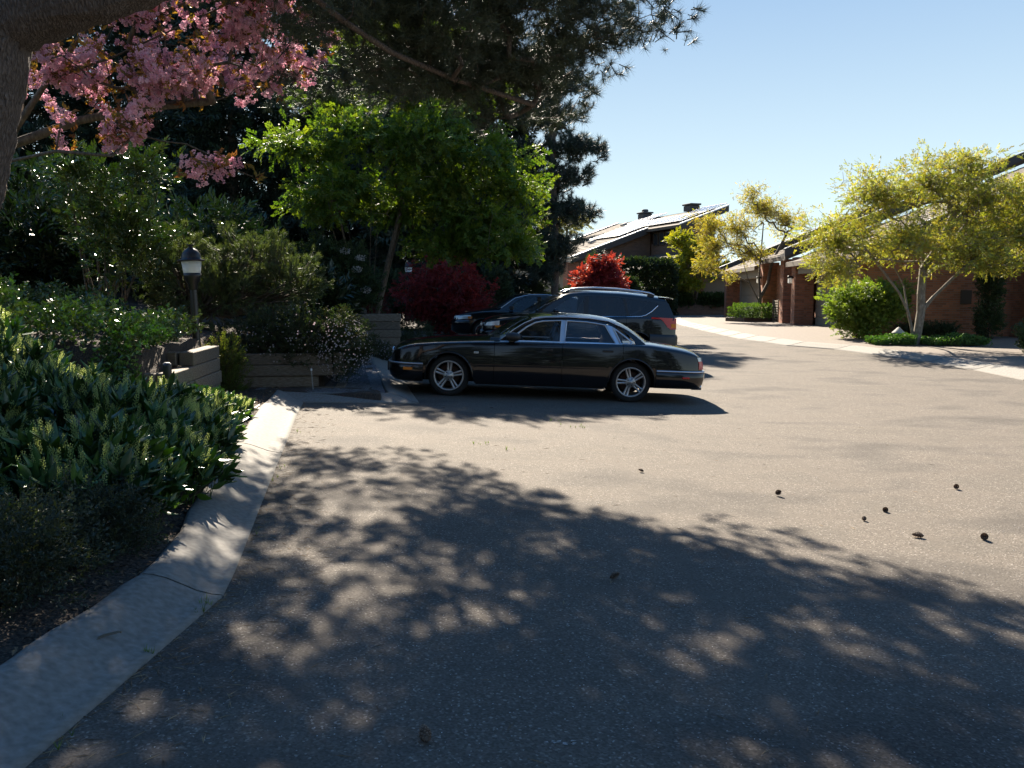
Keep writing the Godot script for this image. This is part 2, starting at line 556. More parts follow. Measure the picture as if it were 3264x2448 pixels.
func build_ground() -> void:
	var o := part("ground", sheet(-700, 700, 700, -700, 4, 4, func(_x, _z): return -0.4), M.turf, self)
	tag(o, "", "", "", "structure")
	var mb := sheet(-14, 40, 14, -90, 108, 208, func(x, z): return G(x, z))
	o = part("road", mb, M.asphalt, self)
	tag(o, "", "", "", "structure")
	# planting bed on the bank; past its edge it dips under the kerb and the road
	mb = MB.new()
	var rows := []
	var xs := []
	for j in 75: xs.append(-1.2 - 0.055 * j)
	for j in 46: xs.append(-5.3 - 0.1 * j - 0.0105 * j * j)
	for i in 392:
		var z := 3.0 - i * 0.1
		var row := PackedVector3Array()
		var xe := bed_edge(z)
		for x in xs:
			var h: float = bed_h(x, z) + 0.02 * sin(x * 5.1 + z * 2.0) * sin(z * 4.3) if x < xe else -0.16
			row.append(Vector3(x, G(x, z) + h, z))
		rows.append(row)
	mb.grid(rows, false, Vector3.UP)
	o = part("terrain", mb, M.soil, self)
	tag(o, "", "", "", "structure")
	# left rolled kerb, cast in lengths
	var kerb := thing("kerb", "", "", Vector3.ZERO, 0, "", "structure")
	var prof := [[0.0, -0.03], [0.0, 0.012], [0.12, 0.016], [0.3, 0.035], [0.48, 0.068], [0.66, 0.1], [0.82, 0.117], [0.94, 0.121], [1.0, 0.11], [1.0, -0.05]]
	for seg in [[0, 2], [2, 4], [4, 8], [8, 11]]:
		mb = MB.new()
		rows = []
		var n := 10
		for i in n + 1:
			var f := lerpf(seg[0], seg[1], float(i) / n)
			if i == 0: f += 0.011
			if i == n: f -= 0.011
			var k := mini(int(f), KR.size() - 2)
			var t := f - k
			var a := Vector2(KR[k][0], KR[k][1]).lerp(Vector2(KR[k + 1][0], KR[k + 1][1]), t)
			var b := Vector2(KB[k][0], KB[k][1]).lerp(Vector2(KB[k + 1][0], KB[k + 1][1]), t)
			b += (b - a).normalized() * 0.012 * sin(f * 7.0)
			var row := PackedVector3Array()
			for p in prof:
				var q := a.lerp(b, p[0])
				row.append(Vector3(q.x, G(q.x, q.y) + p[1], q.y))
			rows.append(row)
		mb.grid(rows, false, Vector3(0.3, 1, 0.1))
		for e in [0, n]:
			var cx: Vector3 = (rows[e][0] + rows[e][9]) * 0.5
			for j in 9:
				mb.tri(cx, rows[e][j], rows[e][j + 1], Vector3(0, 0, 1 if e == 0 else -1))
		part("kerb_length", mb, M.concrete, kerb)
	# kerb along the end of the short bay and then along the noses of the parked cars
	var runs := [[[[-2.935, -12.17], [-2.2, -12.36], [-1.35, -12.57]], [[-3.4, -12.62], [-2.5, -12.83], [-1.86, -12.98]]],
		[[[-1.345, -12.59], [-1.75, -14.6], [-2.14, -16.5]], [[-1.86, -13.0], [-2.24, -14.85], [-2.62, -16.6]]],
		[[[-2.145, -16.53], [-2.6, -18.6], [-3.1, -21.2]], [[-2.625, -16.63], [-3.08, -18.7], [-3.58, -21.3]]]]
	for rn in runs:
		mb = MB.new()
		rows = []
		for i in 13:
			var f := float(i) / 12.0 * 1.999
			var k := int(f)
			var a := Vector2(rn[0][k][0], rn[0][k][1]).lerp(Vector2(rn[0][k + 1][0], rn[0][k + 1][1]), f - k)
			var b := Vector2(rn[1][k][0], rn[1][k][1]).lerp(Vector2(rn[1][k + 1][0], rn[1][k + 1][1]), f - k)
			var row := PackedVector3Array()
			for p in prof:
				var q := a.lerp(b, p[0])
				row.append(Vector3(q.x, G(q.x, q.y) + p[1] * 0.8, q.y))
			rows.append(row)
		mb.grid(rows, false, Vector3(0.2, 1, 0.2))
		part("kerb_length", mb, M.concrete, kerb)
	# far apron: pale paving before the garages, with its kerb
	var FR := [[16.0, -3.0], [13.2, -9.0], [11.0, -14.0], [10.17, -17.31], [10.21, -19.35], [9.99, -21.07], [9.68, -22.99], [9.18, -24.96], [8.28, -26.34], [7.62, -29.15], [7.41, -33.88], [7.7, -40.0], [8.45, -46.5], [9.6, -54.0], [9.8, -62.0]]
	var apron := thing("pavement", "", "", Vector3.ZERO, 0, "", "structure")
	mb = MB.new()
	rows = []
	for p in FR:
		var row := PackedVector3Array()
		for j in 13:
			var x: float = p[0] + 0.62 + 16.0 * pow(j / 12.0, 1.4)
			row.append(Vector3(x, G(x, p[1]) + 0.1, p[1] - 0.12 * j))
		rows.append(row)
	mb.grid(rows, false, Vector3.UP)
	part("paving_field", mb, M.paving, apron)
	var fp := [[0.0, -0.02], [0.0, 0.012], [0.25, 0.03], [0.5, 0.07], [0.7, 0.1], [0.85, 0.114], [1.0, 0.112], [1.02, 0.05]]
	for i in FR.size() - 1:
		var pieces := maxi(1, int(round(absf(FR[i][1] - FR[i + 1][1]) / 1.5)))
		for k in pieces:
			mb = MB.new()
			rows = []
			for e in 2:
				var t := (k + e) / float(pieces)
				if e == 0: t += 0.008
				if e == 1: t -= 0.008
				var a := Vector2(FR[i][0], FR[i][1]).lerp(Vector2(FR[i + 1][0], FR[i + 1][1]), t)
				var row := PackedVector3Array()
				for p in fp:
					var q: Vector2 = a + Vector2(0.66, -0.1) * float(p[0])
					row.append(Vector3(q.x, G(q.x, q.y) + p[1], q.y))
				rows.append(row)
			mb.grid(rows, false, Vector3(-0.4, 1, 0.2))
			part("kerb_length", mb, M.concrete, apron)
	# gravel strip between the kerb and the timber walls
	mb = MB.new()
	rows = []
	for i in 65:
		var z := -12.62 - i * 0.1
		var x1 := bed_edge(z) + 0.06
		var x0 := -3.75 if z > -13.2 else (gravel_x(z) - 0.12 if z > -16.2 else -3.95)
		if z > -12.95: x1 = minf(x1, -1.86 - (z + 12.98) * 4.6)
		var row := PackedVector3Array()
		for j in 9:
			var x := lerpf(x0, x1, j / 8.0)
			row.append(Vector3(x, G(x, z) + 0.092 + 0.008 * sin(x * 9.0) * sin(z * 7.0), z))
		rows.append(row)
	mb.grid(rows, false, Vector3.UP)
	o = part("path", mb, M.gravel_bed, self)
	tag(o, "", "", "", "structure")
	var gmb := MB.new()
	gmb.colored = true
	for k in 6:
		var a := rball() * 0.3
		var ring := []
		for j in 5:
			ring.append(Vector3(cos(TAU * j / 5) * rnd(0.7, 1.1), rnd(-0.15, 0.25), sin(TAU * j / 5) * rnd(0.7, 1.1)))
		var off := Vector3((k % 3) * 2.2 - 2.2, 0, (k / 3) * 2.2 - 1.1) + a
		for j in 5:
			gmb.tri(off + Vector3(0, 0.75, 0), off + ring[j], off + ring[(j + 1) % 5], Vector3.UP)
			gmb.tri(off + Vector3(0, -0.5, 0), off + ring[j], off + ring[(j + 1) % 5], Vector3.DOWN)
	var tr := []
	var cols := []
	for i in 3600:
		var z := rnd(-18.9, -12.75)
		var x0 := -1.95 - 0.19 * (-z - 12.6) - 0.1
		var x := rnd(gravel_x(z) - 0.1 if z < -13.1 else -3.3, x0)
		if z < -16.2: x = rnd(-3.9, x0)
		var b := Basis(Vector3.UP, rnd(0, TAU)).scaled(Vector3.ONE * rnd(0.007, 0.013))
		tr.append(Transform3D(b, Vector3(x, G(x, z) + 0.1, z)))
		var s := rnd(0.6, 1.25)
		cols.append(Color(0.12 * s, 0.122 * s, 0.13 * s))
	var gv := scatter("gravel", gmb.mesh(), M.litter, self, tr, cols)
	tag(gv, "loose grey gravel between the kerb and the timber walls", "gravel", "", "stuff")

# one squared timber, along x, with sawn ends
func timber(parent: Node3D, a: Vector3, b: Vector3, hgt: float, dep: float, k: int) -> void:
	var mb := MB.new()
	var l := a.distance_to(b)
	mb.box(Vector3.ZERO, Vector3(l - 0.006, hgt - 0.007, dep), Basis.IDENTITY, 0.009)
	var o := part("timber", mb, M["timber%d" % (k % 3)], parent, (a + b) * 0.5)
	var d := (b - a).normalized()
	o.basis = Basis(d, Vector3.UP, d.cross(Vector3.UP).normalized()).rotated(Vector3.UP, rnd(-0.003, 0.003))
	o.position += Vector3(rnd(-0.004, 0.004), 0, rnd(-0.004, 0.004))

func build_walls() -> void:
	# stepped timber wall beside the lamp post
	var t := thing("timber_wall", "stepped grey timber retaining wall below the lamp post", "retaining wall", V(-4.0, -10.6), 0)
	var p0 := Vector3(-3.72, 0, -8.75); var p1 := Vector3(-4.12, 0, -12.05)
	var d := (p1 - p0).normalized()
	var base := 0.1 + G(-4, -11)
	var o := -t.position
	var rowsd := [[-0.3, 1.0], [0.0, 1.0], [0.09, 0.0], [0.36, 1.0], [0.62, 1.0]]
	var hh := 0.172
	for i in 5:
		var y := base + hh * (i - 0.5) - 0.02
		var l := p0.distance_to(p1)
		if i == 2:
			timber(t, o + p0 + d * 0.28 * l * 0.1 + Vector3(0, y, 0), o + p0 + d * l * 0.55 + Vector3(0, y, 0), hh, 0.17, 2)
			timber(t, o + p0 + d * (l * 0.55 + 0.05) + Vector3(0, y, 0), o + p1 + Vector3(0.02, y, 0), hh, 0.17, 0)
		else:
			var s: float = [0.0, 0.02, 0.0, 0.26, 0.55][i]
			timber(t, o + p0 + d * l * s + Vector3(0, y, 0), o + p1 + Vector3(0, y, 0), hh, 0.17, i)
	# return timbers at the step, running back into the bank
	timber(t, o + p0 + Vector3(-0.1, base + hh * 1.5 - 0.02, -0.05), o + p0 + Vector3(-1.2, base + hh * 1.5 - 0.02, -0.12), hh, 0.17, 1)
	timber(t, o + p0 + d * 0.95 + Vector3(-0.1, base + hh * 2.5 - 0.02, 0.03), o + p0 + d * 0.95 + Vector3(-1.3, base + hh * 2.5 - 0.02, 0.0), hh, 0.17, 2)
	timber(t, o + p0 + d * 1.92 + Vector3(-0.1, base + hh * 3.5 - 0.02, 0.03), o + p0 + d * 1.92 + Vector3(-1.0, base + hh * 3.5 - 0.02, 0.0), hh, 0.17, 0)
	# dark timber wall across the end of the short bay
	t = thing("timber_wall", "dark low timber wall under the white flowering mound", "retaining wall", V(-3.3, -13.2), 0)
	o = -t.position
	for i in 4:
		var y := 0.1 + G(-3.3, -13.2) + hh * (i - 0.5)
		var e: float = [-2.72, -2.95, -2.72, -2.74][i]
		timber(t, o + Vector3(-4.3, y, -13.0), o + Vector3(e, y, -13.28), hh, 0.16, i + 1)
		if i != 1: timber(t, o + Vector3(e + 0.09, y, -13.27), o + Vector3(-3.28, y, -18.6), hh, 0.15, i)
	# timber wall beyond the gravel
	t = thing("timber_wall", "six course timber wall at the end of the gravel strip", "retaining wall", V(-3.2, -19.0), 0)
	o = -t.position
	for i in 6:
		var y := 0.1 + G(-3.2, -19.0) + hh * (i - 0.35)
		timber(t, o + Vector3(-4.3, y, -18.75), o + Vector3(-2.45 + 0.02 * (i % 2), y, -19.15), hh, 0.16, i)
# ================================================================ plants
func leaf(mb: MB, base: Vector3, dir: Vector3, side: Vector3, l: float, w: float, fold := 0.15, curl := 0.0) -> void:
	var up := dir.cross(side).normalized()
	var tip := base + dir * l + up * curl * l
	var m := base + dir * l * 0.42
	var a := m + side * w * 0.5 + up * fold * w
	var b := m - side * w * 0.5 + up * fold * w
	mb.tri(base, a, tip)
	mb.tri(base, tip, b)

func sprig(n: int, L: float, ll: float, lw: float, flat: float, fold := 0.18, sd := 1) -> ArrayMesh:
	var r := RandomNumberGenerator.new()
	r.seed = sd
	var mb := MB.new()
	for i in n:
		var t := (i + 0.5) / n
		var s := -1.0 if i % 2 else 1.0
		var base := Vector3(r.randf_range(-0.06, 0.06) * L, t * L, r.randf_range(-0.12, 0.12) * L * (1.0 - flat))
		var az := r.randf_range(-1, 1) * (1.0 - flat) * PI
		var open := r.randf_range(0.6, 1.25) * (1.0 - t * 0.35)
		var dir := Vector3(sin(open) * s, cos(open), 0.0).rotated(Vector3.UP, az)
		dir = (dir + Vector3(r.randf_range(-0.2, 0.2), r.randf_range(-0.25, 0.1), r.randf_range(-0.35, 0.35))).normalized()
		var side := dir.cross(Vector3(r.randf_range(-0.4, 0.4), r.randf_range(-0.3, 0.3), 1.0).rotated(Vector3.UP, az)).normalized()
		var k := r.randf_range(0.7, 1.15)
		leaf(mb, base, dir, side, ll * k, lw * k, fold, r.randf_range(-0.15, 0.05))
	return mb.mesh()

func needle_tuft(n: int, L: float, nl: float, nw: float, lo: float, hi: float, sd := 2) -> ArrayMesh:
	var r := RandomNumberGenerator.new()
	r.seed = sd
	var mb := MB.new()
	for i in n:
		var az := r.randf() * TAU
		var el := r.randf_range(lo, hi)
		var dir := Vector3(sin(el) * cos(az), cos(el), sin(el) * sin(az))
		var base := Vector3(0, r.randf() * L, 0)
		var side := dir.cross(Vector3(r.randf_range(-1, 1), r.randf_range(-1, 1), r.randf_range(-1, 1))).normalized()
		var l := nl * r.randf_range(0.7, 1.1)
		mb.tri(base - side * nw * 0.5, base + side * nw * 0.5, base + dir * l + Vector3(0, -0.06 * l, 0))
	# the twig itself
	mb.tube([Vector3(0, -L * 0.4, 0), Vector3(0, L, 0)], [nw * 1.6, nw * 1.2], 4, false)
	return mb.mesh()

func blossom(sd: int) -> ArrayMesh:      # a pompon of double cherry flowers
	var r := RandomNumberGenerator.new()
	r.seed = sd
	var mb := MB.new()
	for f in 8:
		var c := Vector3(r.randf_range(-1, 1), r.randf_range(-1.1, 0.5), r.randf_range(-1, 1)) * 0.048
		for p in 12:
			var d := Vector3(r.randf_range(-1, 1), r.randf_range(-1, 1), r.randf_range(-1, 1)).normalized()
			var s := d.cross(Vector3(r.randf_range(-1, 1), r.randf_range(-1, 1), r.randf_range(-1, 1))).normalized()
			var q := d.cross(s).normalized()
			var a := c + d * 0.008
			var k := r.randf_range(0.75, 1.15)
			mb.tri(a, a + (d * 0.6 + s).normalized() * 0.013 * k, a + (d + q * 0.6).normalized() * 0.018 * k)
			mb.tri(a, a + (d + q * 0.6).normalized() * 0.018 * k, a + (d * 0.6 - s).normalized() * 0.013 * k)
	return mb.mesh()

func in_lobes(lobes: Array, n: int, shell := 0.6) -> Array:
	var w := []
	var tot := 0.0
	for l in lobes:
		var s: float = pow(l[3] * l[4] * l[5], 0.72) * (l[6] if l.size() > 6 else 1.0)
		tot += s
		w.append(tot)
	var out := []
	for i in n:
		var q := rng.randf() * tot
		var k := 0
		while w[k] < q:
			k += 1
		var l: Array = lobes[k]
		var d := rball().normalized() * pow(rng.randf(), 1.0 - shell * 0.75)
		# uneven outline
		d *= 0.9 + 0.22 * sin(d.x * 5.0 + k) * sin(d.y * 4.0 + 2.0 * k) + rnd(-0.08, 0.1)
		out.append([Vector3(l[0] + d.x * l[3], l[1] + d.y * l[4], l[2] + d.z * l[5]), d, k])
	return out

func grow(P: Array, par: Array, targets: Array, seg: float, sag: float, wander: float, first := 0) -> void:
	var c: Vector3 = P[P.size() - 1]
	targets.sort_custom(func(a, b): return a.distance_squared_to(c) < b.distance_squared_to(c))
	for t in targets:
		var best := first; var bd := 1e9
		for i in range(first, P.size()):
			var q: Vector3 = P[i]
			var d := q.distance_squared_to(t) + 0.6 * maxf(0.0, q.y - t.y)
			if d < bd:
				bd = d; best = i
		var a: Vector3 = P[best]
		var l := a.distance_to(t)
		if l < 0.05:
			continue
		var k := clampi(int(ceil(l / seg)), 1, 9)
		var last := best
		for i in k:
			var s := float(i + 1) / k
			var p := a.lerp(t, s)
			p.y += sag * l * sin(s * PI)
			if i < k - 1:
				p += rball() * wander * l / k
			P.append(p)
			par.append(last)
			last = P.size() - 1

func limb_mesh(P: Array, par: Array, r_tip: float, expo: float, r_most: float, keep := 0.0) -> MB:
	var tips := PackedFloat32Array()
	tips.resize(P.size())
	var kids := PackedInt32Array()
	kids.resize(P.size())
	for i in P.size():
		if par[i] >= 0: kids[par[i]] += 1
	for i in range(P.size() - 1, -1, -1):
		if kids[i] == 0: tips[i] = 1.0
		if par[i] >= 0: tips[par[i]] += tips[i]
	var mb := MB.new()
	for i in P.size():
		if par[i] < 0: continue
		var r1 := minf(r_most, r_tip * pow(tips[i], expo))
		var r0 := minf(r_most, r_tip * pow(tips[par[i]], expo))
		r0 = minf(r0, r1 * 1.6)
		if r0 < keep: continue
		var a: Vector3 = P[par[i]]; var b: Vector3 = P[i]
		if a.distance_to(b) < 0.01: continue
		mb.tube([a - (b - a).normalized() * r0 * 0.5, b], [r0, r1], 7 if r0 > 0.05 else (5 if r0 > 0.015 else 3), false)
	return mb

func vary(c: Color, s: float, hue := 0.0) -> Color:
	var k := rnd(1.0 - s, 1.0 + s)
	var h := rnd(-hue, hue)
	return Color(maxf(0.0, c.r * k * (1.0 + h)), c.g * k, maxf(0.0, c.b * k * (1.0 - h)))

func leaves_at(pts: Array, per: int, spread: float, up: float, out: float, smin: float, smax: float, cfun: Callable) -> Array:
	var tr := []; var cols := []
	for p in pts:
		for k in per:
			var o := rball() * spread
			var d: Vector3 = (Vector3(p[1].x, p[1].y * 0.5, p[1].z) * out + Vector3(0, up, 0) + rball() * 0.8)
			if d.length() < 0.05: d = Vector3.UP
			tr.append(Transform3D(frame_on(d, rnd(0, TAU)).scaled(Vector3.ONE * rnd(smin, smax)), p[0] + o))
			cols.append(cfun.call(p))
	return [tr, cols]

# a broad-leaved tree: stems given as polylines (first point on the ground)
func tree(called: String, label: String, group: String, stems: Array, lobes: Array, o: Dictionary) -> Node3D:
	var base: Vector3 = stems[0][0]
	var t := thing(called, label, o.get("category", "tree"), base, 0, group)
	var P := []; var par := []
	for st in stems:
		var prev := -1
		for i in st.size():
			var near := -1
			for j in P.size():
				if P[j].distance_to(st[i]) < 0.02: near = j
			if near >= 0:
				prev = near
				continue
			P.append(st[i]); par.append(prev)
			prev = P.size() - 1
	var pts := in_lobes(lobes, o.n, o.get("shell", 0.5))
	var tg := []
	for i in pts.size():
		if i % int(o.get("every", 1)) == 0: tg.append(pts[i][0])
	grow(P, par, tg, o.get("seg", 0.5), o.get("sag", 0.05), o.get("wander", 0.25), o.get("first", 0))
	var mb := limb_mesh(P, par, o.get("r_tip", 0.006), o.get("expo", 0.5), o.get("r", 0.15))
	for i in mb.v.size(): mb.v[i] -= base
	part("trunk", mb, M[o.get("bark", "bark")], t)
	var got := leaves_at(pts, o.per, o.spread, o.get("up", 0.2), o.get("out", 0.6), o.get("smin", 0.8), o.get("smax", 1.25), o.col)
	for i in got[0].size():
		got[0][i].origin -= base
	scatter(o.get("crown", "crown"), o.mesh, M[o.get("mat", "leaf")], t, got[0], got[1])
	return t

# a shrub: foliage through rounded lobes, over a few stems
func shrub(called: String, label: String, category: String, group: String, at: Vector3, lobes: Array, o: Dictionary) -> Node3D:
	var t := thing(called, label, category, at, 0, group)
	var pts := in_lobes(lobes, o.n, o.get("shell", 0.8))
	var keep := []
	for p in pts:
		if p[0].y > o.get("floor", 0.02): keep.append(p)
	var got := leaves_at(keep, 1, o.get("spread", 0.03), o.get("up", 0.35), o.get("out", 1.0), o.get("smin", 0.8), o.get("smax", 1.2), o.col)
	scatter("foliage", o.mesh, M[o.get("mat", "matt_leaf")], t, got[0], got[1])
	var mb := MB.new()
	for i in int(o.get("stems", 7)):
		var l: Array = lobes[i % lobes.size()]
		var e := Vector3(l[0], l[1], l[2]) + rball() * Vector3(l[3], l[4], l[5]) * 0.75
		var a := Vector3(rnd(-0.12, 0.12), -0.08, rnd(-0.12, 0.12)) + Vector3(l[0], 0, l[2]) * 0.25
		mb.tube([a, a.lerp(e, 0.5) + rball() * 0.05, e], [0.018, 0.012, 0.005], 5, false)
	part("stem", mb, M.bark, t)
	return t

func mix(list: Array, s := 0.25, hue := 0.08) -> Callable:     # leaf colours picked at random from a list
	return func(_p) -> Color: return vary(list[rng.randi() % list.size()], s, hue)

func build_plants() -> void:
	build_walls()
	var S := {}
	S.beech = sprig(14, 0.26, 0.062, 0.042, 0.85, 0.12, 11)
	S.small = sprig(16, 0.16, 0.045, 0.026, 0.2, 0.2, 12)
	S.tiny = sprig(18, 0.12, 0.024, 0.012, 0.1, 0.15, 13)
	S.maple = sprig(12, 0.2, 0.075, 0.05, 0.8, 0.2, 14)
	S.fine = sprig(15, 0.17, 0.04, 0.025, 0.8, 0.2, 24)
	S.bronze = sprig(6, 0.07, 0.075, 0.03, 0.2, 0.25, 15)
	S.glossy = sprig(11, 0.2, 0.095, 0.038, 0.25, 0.22, 16)
	S.cover = sprig(9, 0.13, 0.062, 0.036, 0.2, 0.2, 17)
	S.yew = sprig(34, 0.6, 0.18, 0.055, 0.6, 0.05, 18)
	S.mugo = needle_tuft(40, 0.08, 0.07, 0.0055, 0.3, 1.0, 19)
	S.pine = needle_tuft(60, 0.09, 0.135, 0.0042, 0.35, 1.45, 20)
	S.pine2 = needle_tuft(54, 0.11, 0.12, 0.0042, 0.3, 1.6, 21)
	S.upper = needle_tuft(22, 0.1, 0.15, 0.011, 0.3, 1.6, 25)
	S.farpine = needle_tuft(46, 0.2, 0.26, 0.014, 0.3, 1.5, 22)
	near_pine(S)
	cherry(S)
	bank(S)
	# ---------------- layered green tree beyond the bay
	var b := bedV(-3.35, -20.4, -0.05)
	var st := []
	for k in 7:
		var a := TAU * k / 7.0 + 0.4
		st.append([b, b + Vector3(cos(a) * 0.2, 0.7, sin(a) * 0.2), b + Vector3(cos(a) * 0.5, 1.9, sin(a) * 0.5), b + Vector3(cos(a) * 0.95, 3.4, sin(a) * 0.9)])
	tree("beech_tree", "fresh green layered broadleaf tree with several stems behind the flowering mound", "", st,
		[[-1.2, 2.82, -20.48, 1.6, 0.29, 1.28], [0, 2.77, -20.12, 0.9, 0.35, 1.6], [-2.6, 3.58, -20.33, 1.6, 0.3, 1.34], [-0.6, 3.4, -20.47, 1.5, 0.27, 1.66], [-4.3, 3.6, -19.63, 0.9, 0.34, 1.3], [-3.6, 4.04, -19.85, 1.6, 0.33, 1.63], [-1.5, 4.21, -20.5, 1.7, 0.31, 1.54], [0.1, 4.1, -20.39, 0.9, 0.3, 1.24], [-4.7, 4.93, -19.56, 1.2, 0.31, 1.35], [-2.4, 4.92, -19.91, 1.6, 0.35, 1.62], [-0.4, 4.8, -20.1, 1.3, 0.31, 1.42], [-3.7, 5.4, -20.23, 1.5, 0.34, 1.22], [-1.6, 5.36, -19.85, 1.5, 0.27, 1.47], [-4.4, 6.65, -22.79, 1.2, 0.36, 1.3], [-2.5, 6.63, -22.96, 1.5, 0.32, 1.34], [-0.9, 6.62, -22.3, 1.0, 0.28, 1.48], [-3.4, 7.56, -23.08, 1.4, 0.25, 1.31], [-1.6, 7.52, -22.46, 1.2, 0.27, 1.37], [-2.8, 8.09, -22.65, 1.5, 0.25, 1.55]],
		{n = 1650, per = 6, spread = 0.22, shell = 0.15, up = -0.15, out = 1.0, mesh = S.beech, every = 3, smin = 0.8, smax = 1.3, r = 0.12, r_tip = 0.006, expo = 0.48, sag = 0.06, col = mix([Color(0.09, 0.15, 0.018), Color(0.07, 0.13, 0.016), Color(0.13, 0.185, 0.02)], 0.2, 0.12)})
	# ---------------- tall dark evergreens along the back of the bank
	var evergreen := [Color(0.012, 0.026, 0.012), Color(0.018, 0.034, 0.014), Color(0.01, 0.02, 0.011)]
	var spots := [[-27.5, -34.0, 13.0, 3.6], [-23.0, -36.5, 14.2, 3.5], [-18.6, -34.5, 13.4, 3.4], [-14.6, -36.5, 14.6, 3.4], [-10.8, -34.5, 13.6, 3.2], [-7.2, -36.5, 14.4, 3.2], [-3.9, -35.0, 13.6, 2.9], [-1.2, -37.5, 13.4, 2.4],
		[-13.0, 9.0, 10.0, 3.4], [-7.5, 11.0, 11.0, 3.6], [-2.0, 10.0, 10.5, 3.4], [3.5, 11.5, 11.0, 3.6], [9.0, 11.0, 10.0, 3.6], [14.5, 9.5, 11.0, 3.6]]  # this row is unseen, added behind the camera to block sky light
	var says := ["dark evergreen tree standing at the outer end of the evergreen row", "dark evergreen tree rising behind the pink cherry boughs", "dark evergreen tree beside the tallest one behind the cherry", "tallest dark evergreen tree, behind the glossy shrub", "dark evergreen tree behind the needled shrub", "dark evergreen tree behind the fresh green tree's outer boughs", "dark evergreen tree directly behind the fresh green tree", "slimmer dark evergreen tree at the house end of the row"]
	for i in 6: says.append("dark evergreen tree added unseen behind the camera, blocking sky light and mirrored in the saloon")
	for i in spots.size():
		var s: Array = spots[i]
		conifer(S, "evergreen_tree", says[i], "dark evergreens behind the bank" if i < 8 else "evergreens added unseen behind the camera", Vector3(s[0], 1.2 if i < 8 else 0.0, s[1]), s[2], s[3], evergreen)
	# ---------------- dark pine near the far house
	b = V(1.7, -36.0)
	tree("pine_tree", "dark blue green pine standing beside the house with solar panels", "", [[b, b + Vector3(0.1, 3.0, 0), b + Vector3(-0.1, 6.5, 0.1), b + Vector3(0.0, 10.5, 0)]],
		[[1.7, 3.6, -36, 1.8, 0.55, 1.5], [2.3, 5.0, -36, 1.5, 0.55, 1.4], [1.6, 6.3, -36, 1.9, 0.55, 1.5], [2.5, 7.5, -36, 1.5, 0.55, 1.3], [1.4, 8.7, -36, 1.7, 0.6, 1.4], [2.0, 10.0, -36, 1.5, 0.6, 1.2], [1.0, 10.9, -36, 1.3, 0.6, 1.1], [0.5, 7.2, -36, 1.2, 0.7, 1.2], [0.4, 5.0, -36, 1.2, 0.6, 1.2], [1.2, 2.6, -36, 1.0, 0.35, 1.0]],
		{n = 560, per = 6, spread = 0.28, up = 0.4, out = 0.8, mesh = S.farpine, mat = "needle", r = 0.22, r_tip = 0.012, expo = 0.5, bark = "pine_bark", crown = "needles", col = mix([Color(0.02, 0.036, 0.026), Color(0.026, 0.046, 0.03)], 0.3)})
	# ---------------- red maples
	b = V(-2.2, -29.0, 0.0)
	tree("red_maple", "dark wine red domed maple behind the black cars", "", [[b, b + Vector3(0.05, 0.7, 0)]],
		[[-2.16, 1.94, -29.0, 1.3, 1.17, 1.23], [-1.6, 1.38, -28.88, 1.05, 1.05, 1.11], [-2.84, 1.63, -29.0, 0.99, 1.05, 1.11], [-2.1, 1.15, -29.0, 1.35, 0.8, 1.2]],
		{n = 1700, per = 3, spread = 0.12, shell = 0.75, up = -0.2, out = 0.8, mesh = S.small, every = 6, r = 0.06, r_tip = 0.006, smin = 0.9, smax = 1.4, col = mix([Color(0.24, 0.018, 0.022), Color(0.32, 0.028, 0.03), Color(0.15, 0.014, 0.018)], 0.3)})
	b = bedV(-3.5, -22.3)
	shrub("red_barberry", "small dark red shrub between the second lamp post and white flowers", "shrub", "", b, [[0, 0.65, 0, 0.4, 0.75, 0.4]],
		{n = 700, mesh = S.tiny, mat = "leaf", smin = 1.2, smax = 1.7, col = mix([Color(0.11, 0.014, 0.014), Color(0.07, 0.012, 0.012)], 0.3)})
	b = V(4.0, -38.0)
	tree("red_maple", "bright coral red maple behind the roof of the black SUV", "", [[b, b + Vector3(0, 0.8, 0), b + Vector3(-0.1, 1.5, 0)]],
		[[3.5, 2.2, -38, 0.95, 0.75, 0.9], [4.0, 2.75, -38, 0.75, 0.65, 0.8], [4.25, 2.1, -38, 0.75, 0.6, 0.8], [3.2, 1.7, -38, 0.5, 0.3, 0.6], [3.7, 3.0, -38.1, 0.3, 0.35, 0.4]],
		{n = 700, per = 4, spread = 0.13, shell = 0.5, up = 0.0, out = 0.8, mesh = S.maple, every = 5, r = 0.06, r_tip = 0.006, col = mix([Color(0.29, 0.034, 0.052), Color(0.35, 0.052, 0.068), Color(0.22, 0.024, 0.04)], 0.25)})
	right_side(S)
	hedges(S)

